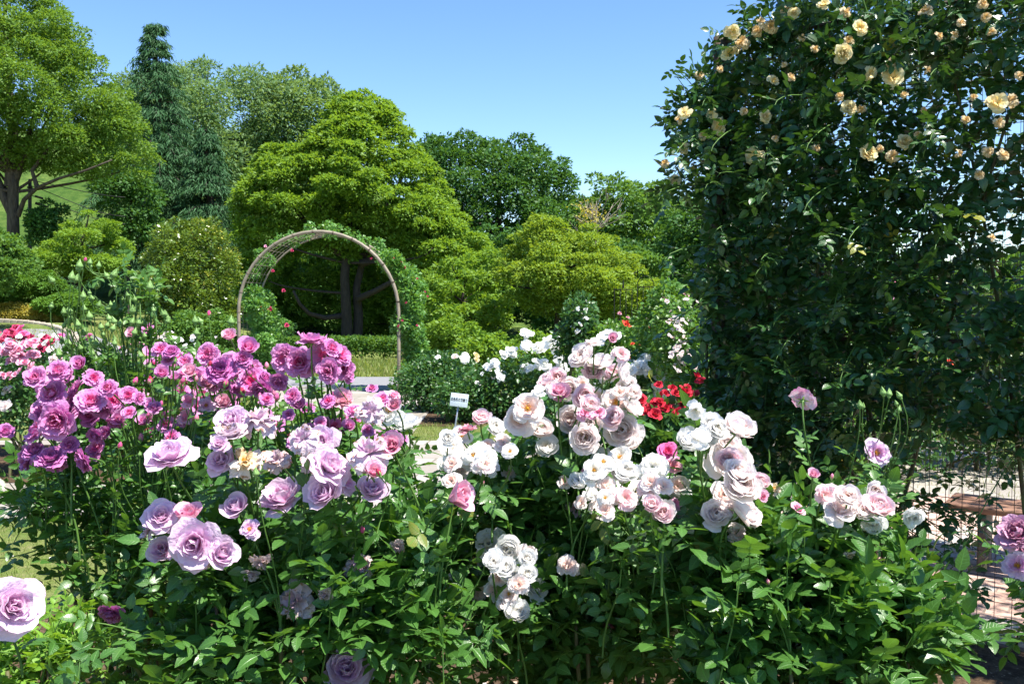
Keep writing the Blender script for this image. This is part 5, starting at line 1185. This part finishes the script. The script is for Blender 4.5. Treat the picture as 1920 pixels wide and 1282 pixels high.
    link('foliage', g.mesh('foliage', M[mat]), o); link('twigs', gs.mesh('twigs', M['stem']), o)
    return o

# --- purple bush at the left
front_bush('bush of ruffled mauve-purple roses with deep pink hearts at left', (-.95, 2.45),
  [(260, 1080, 2.4, .22, .26, .22), (170, 970, 2.45, .14, .22, .11), (330, 960, 2.5, .26, .22, .12), (480, 960, 2.5, .2, .2, .1), (290, 1200, 2.5, .2, .25, .25), (80, 930, 2.5, .1, .15, .09)],
  [(100,790,76,'P','f'),(60,800,62,'P','z'),(40,858,56,'V','z'),(93,850,62,'V'),(148,866,52,'V','x'),(170,745,58,'P'),(210,748,50,'P','f'),(92,735,56,'P'),(130,728,56,'P','z'),(178,705,40,'P','s'),(108,690,44,'P'),(85,765,56,'P','u'),
   (120,762,56,'P'),(165,775,48,'V'),(150,682,28,'H'),(75,722,44,'P','z'),(190,770,42,'V','d'),(60,840,44,'V'),(215,795,34,'V','d'),(240,770,30,'P'),(265,745,30,'P','s'),(10,805,34,'V'),(175,820,34,'V','d'),(200,725,38,'P'),(120,700,34,'P'),(100,875,44,'V','d'),(130,830,36,'V'),
   (300,650,34,'P'),(320,655,34,'V'),(345,675,32,'P'),(315,672,26,'H'),(270,790,26,'H'),(310,792,36,'P'),(345,785,32,'P'),(320,812,28,'P'),(383,756,36,'l'),(240,738,36,'P'),
   (385,662,46,'P','f'),(410,688,62,'V'),(436,684,56,'P','f'),(470,712,62,'P','f'),(465,653,38,'H'),(430,630,28,'p'),(395,700,48,'V'),(455,670,40,'V'),(400,720,42,'V','d'),(490,735,44,'V','d'),(450,725,40,'V'),(410,745,30,'p'),(480,690,42,'P','s'),(365,700,36,'P'),(500,705,36,'V','s')],
  2.25, 201, 150, .040, ncane=16, sprigs=18, buds=[(225,835,17,'hot_pink'),(265,820,22,'pink'),(392,588,15,'hot_pink'),(160,487,11,'hot_pink'),(355,750,14,'hot_pink'),(365,790,18,'red'),(340,720,15,'pink'),(368,710,14,'pink'),(280,715,14,'hot_pink'),(345,760,12,'green'),(262,850,13,'green'),(298,855,12,'green'),(380,820,12,'green')])
# --- purple cluster in the middle
front_bush('tall stems carrying a fan of lilac-purple roses before the arch', (-.5, 2.3),
  [(590, 960, 2.3, .2, .18, .14), (700, 1000, 2.3, .18, .18, .12)],
  [(585,628,58,'P','U'),(625,650,40,'P','s'),(645,662,46,'P','s'),(528,672,58,'P','f'),(560,679,64,'P','f'),(606,664,62,'P','f'),(640,690,44,'P','f'),(612,694,50,'P','f'),(650,682,44,'P','s'),(655,700,34,'V','s'),(600,640,36,'P','u'),
   (520,718,40,'V','d'),(545,740,34,'P'),(500,745,30,'P'),(560,760,26,'H'),(640,742,54,'R','U'),(627,795,34,'m'),(735,830,40,'H'),(600,790,26,'P'),(655,800,26,'H'),(540,775,26,'P'),(575,800,24,'P'),(690,805,26,'P'),(740,760,26,'p'),(610,820,22,'V')],
  2.05, 202, 26, .036, ncane=8, sprigs=8, buds=[(562,700,11,'green'),(555,728,12,'green'),(590,715,10,'green'),(630,720,10,'green'),(580,765,12,'green'),(607,830,14,'pink')], depthjit=.06)
# --- lavender hybrid tea bush, centre left
front_bush('bush of large pale lavender roses, some fading, front centre left', (-.5, 1.95),
  [(430, 1150, 2.0, .24, .22, .17), (620, 1130, 2.0, .22, .22, .16), (800, 1150, 2.0, .2, .22, .17), (550, 1230, 1.95, .3, .2, .2), (640, 1150, 1.9, .2, .12, .1), (680, 1010, 2.1, .2, .2, .10), (480, 1020, 2.1, .2, .2, .08), (800, 1010, 2.15, .14, .18, .08)],
  [(315,845,88,'L','U'),(486,768,76,'F','U'),(430,806,66,'F','u'),(458,852,66,'C','.'),(513,852,58,'X','u'),(524,924,86,'L','u'),(606,922,74,'B','.'),(622,868,80,'L','s'),(655,895,60,'l','s'),(690,828,90,'F','u'),(735,835,40,'p'),
   (362,1020,92,'L','f'),(418,1036,60,'B','s'),(352,966,50,'p','u'),(302,965,62,'L','.'),(268,985,52,'F','z'),(444,950,52,'h','.'),(545,1126,84,'X','f'),(670,1052,66,'X','.'),(858,930,62,'p','s'),(650,1252,88,'B','.'),
   (490,1062,46,'X','d'),(470,1080,34,'F','d'),(605,1118,34,'X','d'),(743,1030,34,'X','d'),(700,885,40,'p'),(410,830,34,'L'),(375,1062,50,'X','d'),(690,870,34,'R')],
  1.86, 203, 215, .047, ncane=18, sprigs=30, buds=[(622,892,18,'red'),(710,886,20,'red'),(680,993,19,'hot_pink'),(576,868,24,'green'),(480,884,24,'green'),(564,895,20,'red')])
# --- bloom at the left edge, and the lime green plant below it
front_bush('lone pale lavender rose on a leaning stem at the lower left edge', (-.72, 1.62), [(120, 1320, 1.7, .06, .06, .04)], [(30, 1133, 104, 'L', 's', 1.75)], 1.75, 204, 4, .036, ncane=3, sprigs=1)
front_bush('low lime-green leafy rose plant in the lower left corner', (-.95, 1.85), [(60, 1230, 1.95, .13, .14, .07), (130, 1210, 2.0, .08, .1, .05), (0, 1260, 1.9, .14, .14, .1)], [(205, 1156, 50, 'V', 'd', 2.05)], 1.9, 205, 46, .03, mat='rose_leaf_lime', ncane=5, sprigs=10)
# --- bud sprays standing high at the left
rb = np.random.default_rng(9)
bs = [(160,487,11,'hot_pink'),(170,498,11,'green')]
for px, py in ((150,500),(148,493),(168,490),(187,500),(135,512),(95,525),(200,512),(215,515),(237,510),(250,510),(155,555),(98,575),(130,580),(132,595),(168,592),(226,606),(215,616),(238,560),(250,580),(318,600),(365,598),(370,600),(370,622),(432,600),(200,640),(145,605),(110,660),(255,620),(270,600),(205,575),(180,640),(230,650),(265,660),(195,668),(158,575),(140,520),(222,540),(180,530),(290,560),(285,535),(160,620),(175,560),(240,630),(300,620),(312,590),(128,640),(150,655),(210,600),(190,610)):
    bs.append((px + rb.normal(0, 2), py + rb.normal(0, 2), rb.uniform(17, 25), 'green'))
for k in range(55): bs.append((rb.uniform(95, 330), rb.uniform(540, 690), rb.uniform(13, 20), 'green'))
front_bush('tall spray of unopened green rosebuds on thin stems at upper left', (-1.3, 2.95),
  [(215, 700, 2.7, .13, .12, .07), (250, 545, 2.65, .10, .1, .05), (280, 570, 2.65, .07, .1, .05), (300, 690, 2.7, .12, .12, .06), (160, 700, 2.7, .08, .1, .07)],
  [(165, 630, 16, 'm'), (247, 625, 20, 'p')], 2.6, 206, 12, .03, mat='rose_leaf_light', buds=bs, ncane=20, sprigs=16, length=(.1, .2), stemr=.0022, caner=.0045, canemat='stem')
# --- white and blush bush, centre
front_bush('tall bush of crowded pale pink cup-shaped roses in the centre', (.35, 2.3),
  [(1010, 960, 2.35, .15, .16, .12), (1060, 1080, 2.3, .24, .22, .16), (900, 1080, 2.3, .2, .2, .14), (1050, 880, 2.4, .12, .12, .08), (1200, 1080, 2.35, .22, .2, .14), (980, 1200, 2.3, .28, .2, .16), (1180, 1190, 2.3, .18, .15, .14), (1080, 1130, 2.15, .16, .12, .12), (1130, 1000, 2.3, .16, .14, .09), (960, 940, 2.25, .14, .12, .08), (1230, 1010, 2.25, .12, .12, .08)],
  [(1090,664,52,'W','z'),(1112,634,40,'q','U'),(1148,634,20,'p'),(1166,660,36,'K','.'),(1128,675,50,'W','u'),(1110,694,42,'K'),(1138,702,30,'q'),(1172,700,44,'W','s'),(1175,718,38,'W','d'),(1022,712,36,'K','z'),(1045,706,36,'K'),(1010,728,30,'w'),
   (992,762,62,'O','f'),(972,788,60,'O','f'),(1015,802,44,'W'),(985,748,42,'w','u'),(1066,730,46,'W','f'),(1035,722,36,'q'),(1098,742,48,'K'),(1118,746,46,'O','f'),(1156,752,56,'O','f'),(1186,758,48,'W','s'),(1150,780,44,'K'),(1070,786,58,'W','f'),(1108,792,46,'W'),
   (1096,820,58,'W','f'),(1166,804,66,'W','f'),(1180,830,40,'W'),(1026,836,46,'w','.'),(1160,730,38,'q'),(1095,718,34,'q'),(1188,735,30,'W'),
   (726,768,66,'N','f'),(762,790,48,'w','u'),(845,832,58,'N','f'),(862,812,34,'w'),(905,842,50,'w'),(880,862,44,'w','d'),(930,798,38,'w','s'),(876,797,38,'R','U'),(903,780,36,'K'),(860,855,36,'q'),(920,870,40,'w'),(890,850,44,'q'),(955,885,30,'q'),
   (1225,868,60,'w','.'),(1166,885,46,'W','d'),(1200,915,50,'N','.'),(1132,905,40,'q'),(1110,920,34,'w'),(1185,935,36,'q'),(1160,925,34,'K'),(1255,842,44,'m'),(1262,868,34,'R'),(1262,905,34,'K'),(1270,940,30,'p'),(1100,880,26,'p'),(1060,900,30,'q'),(1215,890,40,'q'),(1130,870,34,'q'),(1090,940,28,'q'),(1175,945,20,'p'),
   (916,1018,56,'w','f'),(952,1030,50,'w','f'),(958,1073,46,'w'),(975,1085,36,'q'),(1006,1102,46,'w'),(952,1112,38,'O','f'),(968,1143,50,'w','u'),(890,1166,52,'N','d'),(842,1084,44,'w','u'),(1065,1058,46,'q'),(890,1052,30,'C'),(1140,1170,26,'p','d'),(1000,1090,34,'q')],
  2.12, 207, 275, .046, ncane=26, sprigs=44, depthjit=.11, buds=[(1085,850,12,'green'),(1000,860,12,'green'),(1175,945,18,'pink'),(905,905,14,'pink')])
# --- pale pink bush, right
front_bush('bush of pale pink roses with glossy leaves, front right', (.95, 1.95),
  [(1330, 1090, 1.95, .2, .2, .14), (1480, 1130, 1.95, .24, .2, .15), (1620, 1160, 1.95, .2, .18, .13), (1380, 1010, 2.0, .16, .16, .07), (1560, 1040, 2.0, .2, .16, .06), (1420, 1240, 1.9, .24, .18, .12), (1640, 1220, 1.95, .14, .14, .1)],
  [(1388,796,62,'W','.'),(1372,857,88,'O','f'),(1394,905,74,'W','u'),(1400,950,78,'W','s'),(1310,812,50,'w','u'),(1306,776,42,'w','d'),(1347,802,40,'w'),(1428,900,34,'K'),(1455,912,32,'C'),(1578,945,70,'q','u'),(1556,928,46,'w','u'),(1612,932,46,'q','u'),(1648,945,56,'K','.'),
   (1714,969,42,'w','d'),(1636,982,42,'w','d'),(1500,950,32,'k'),(1525,890,22,'p'),(1432,930,24,'k'),(1410,975,30,'W'),(1365,830,40,'W'),(1420,920,30,'K'),(1595,1045,24,'C','d'),(1375,1000,30,'w','d')],
  1.87, 208, 185, .052, ncane=20, sprigs=40, buds=[(1560,893,14,'pink'),(1594,912,14,'pink'),(1440,1090,14,'pink')], T=NEAR)
# --- long-stemmed blooms in front of the arbor
front_bush('thin stems with a pink-and-white rose and a lilac rose before the arbor', (1.05, 2.35), [(1610, 960, 2.3, .13, .12, .06), (1560, 1010, 2.3, .14, .12, .06)],
  [(1505, 743, 50, 'T', 'b'), (1651, 847, 56, 'l', 'f')], 2.2, 209, 12, .036, mat='rose_leaf_light', ncane=6, sprigs=4,
  buds=[(1655, 733, 22, 'green'), (1667, 736, 22, 'green'), (1685, 740, 20, 'green'), (1612, 757, 20, 'green'), (1618, 760, 16, 'green'), (1686, 766, 18, 'green'), (1680, 755, 14, 'green')])
front_bush('mauve-pink and lilac roses reaching in from the right edge', (1.75, 2.05), [(1960, 1120, 1.9, .06, .12, .12)], [(1902, 992, 74, 'M', 'z', 1.85), (1925, 1025, 56, 'M', 'z', 1.9), (1902, 1056, 58, 'l', 'z', 1.85)], 1.85, 210, 8, .04, ncane=4, sprigs=2)

ry = np.random.default_rng(99)
def more(word, n, box, kinds, d):
    """further blooms filling out a crowded head of the bush whose label holds the word"""
    for a, k in FB:
        if word in a[0]:
            for i in range(n): a[3].append((ry.uniform(box[0], box[1]), ry.uniform(box[2], box[3]), ry.uniform(*d), kinds[ry.integers(0, len(kinds))]))
more('centre', 3, (1000, 1195, 690, 830), 'qKp', (28, 42)); more('centre', 8, (800, 960, 810, 905), 'wqqN', (30, 46)); more('centre', 14, (1080, 1290, 850, 960), 'wqqNK', (32, 52)); more('centre', 5, (880, 1010, 1010, 1150), 'wq', (34, 44))
more('glossy', 6, (1340, 1420, 840, 1000), 'WWKq', (48, 66)); more('glossy', 6, (1540, 1670, 920, 985), 'qWK', (36, 50)); more('glossy', 4, (1290, 1350, 780, 830), 'w', (36, 46))
for a, k in FB:
    if 'ruffled' in a[0]:
        for i in range(36): k['buds'].append((ry.uniform(250, 520), ry.uniform(680, 860), ry.uniform(12, 20), ('hot_pink', 'pink', 'purple', 'red')[i % 4], ry.uniform(2.1, 2.4)))
more('ruffled', 3, (30, 210, 700, 870), 'HP', (34, 46)); more('ruffled', 8, (280, 500, 650, 810), 'HVp', (22, 34)); more('ruffled', 5, (200, 300, 740, 830), 'HP', (22, 30)); more('fan of', 7, (510, 740, 730, 830), 'PPp', (24, 36))
more('large pale lavender', 7, (400, 740, 760, 930), 'FLBl', (48, 66)); more('large pale lavender', 4, (270, 480, 950, 1060), 'BFl', (42, 56))
for a, k in FB:
    Yb, dj = a[4], k.get('depthjit', .08)
    ys = [bl[5] if len(bl) > 5 else Yb + ry.uniform(-dj, dj) for bl in a[3]]; k['ys'] = ys
    for bl, y in zip(a[3], ys):
        if bl[2] >= 26: CLEAR.append((P(bl[0], bl[1], y), bl[2] / FPX * y * .5))
CC = np.array([c for c, r in CLEAR]); CR = np.array([r for c, r in CLEAR]); CAX = nrm(np.array([0, 0, CAMZ]) - CC)
for a, k in FB: build_bush(*a, **k)
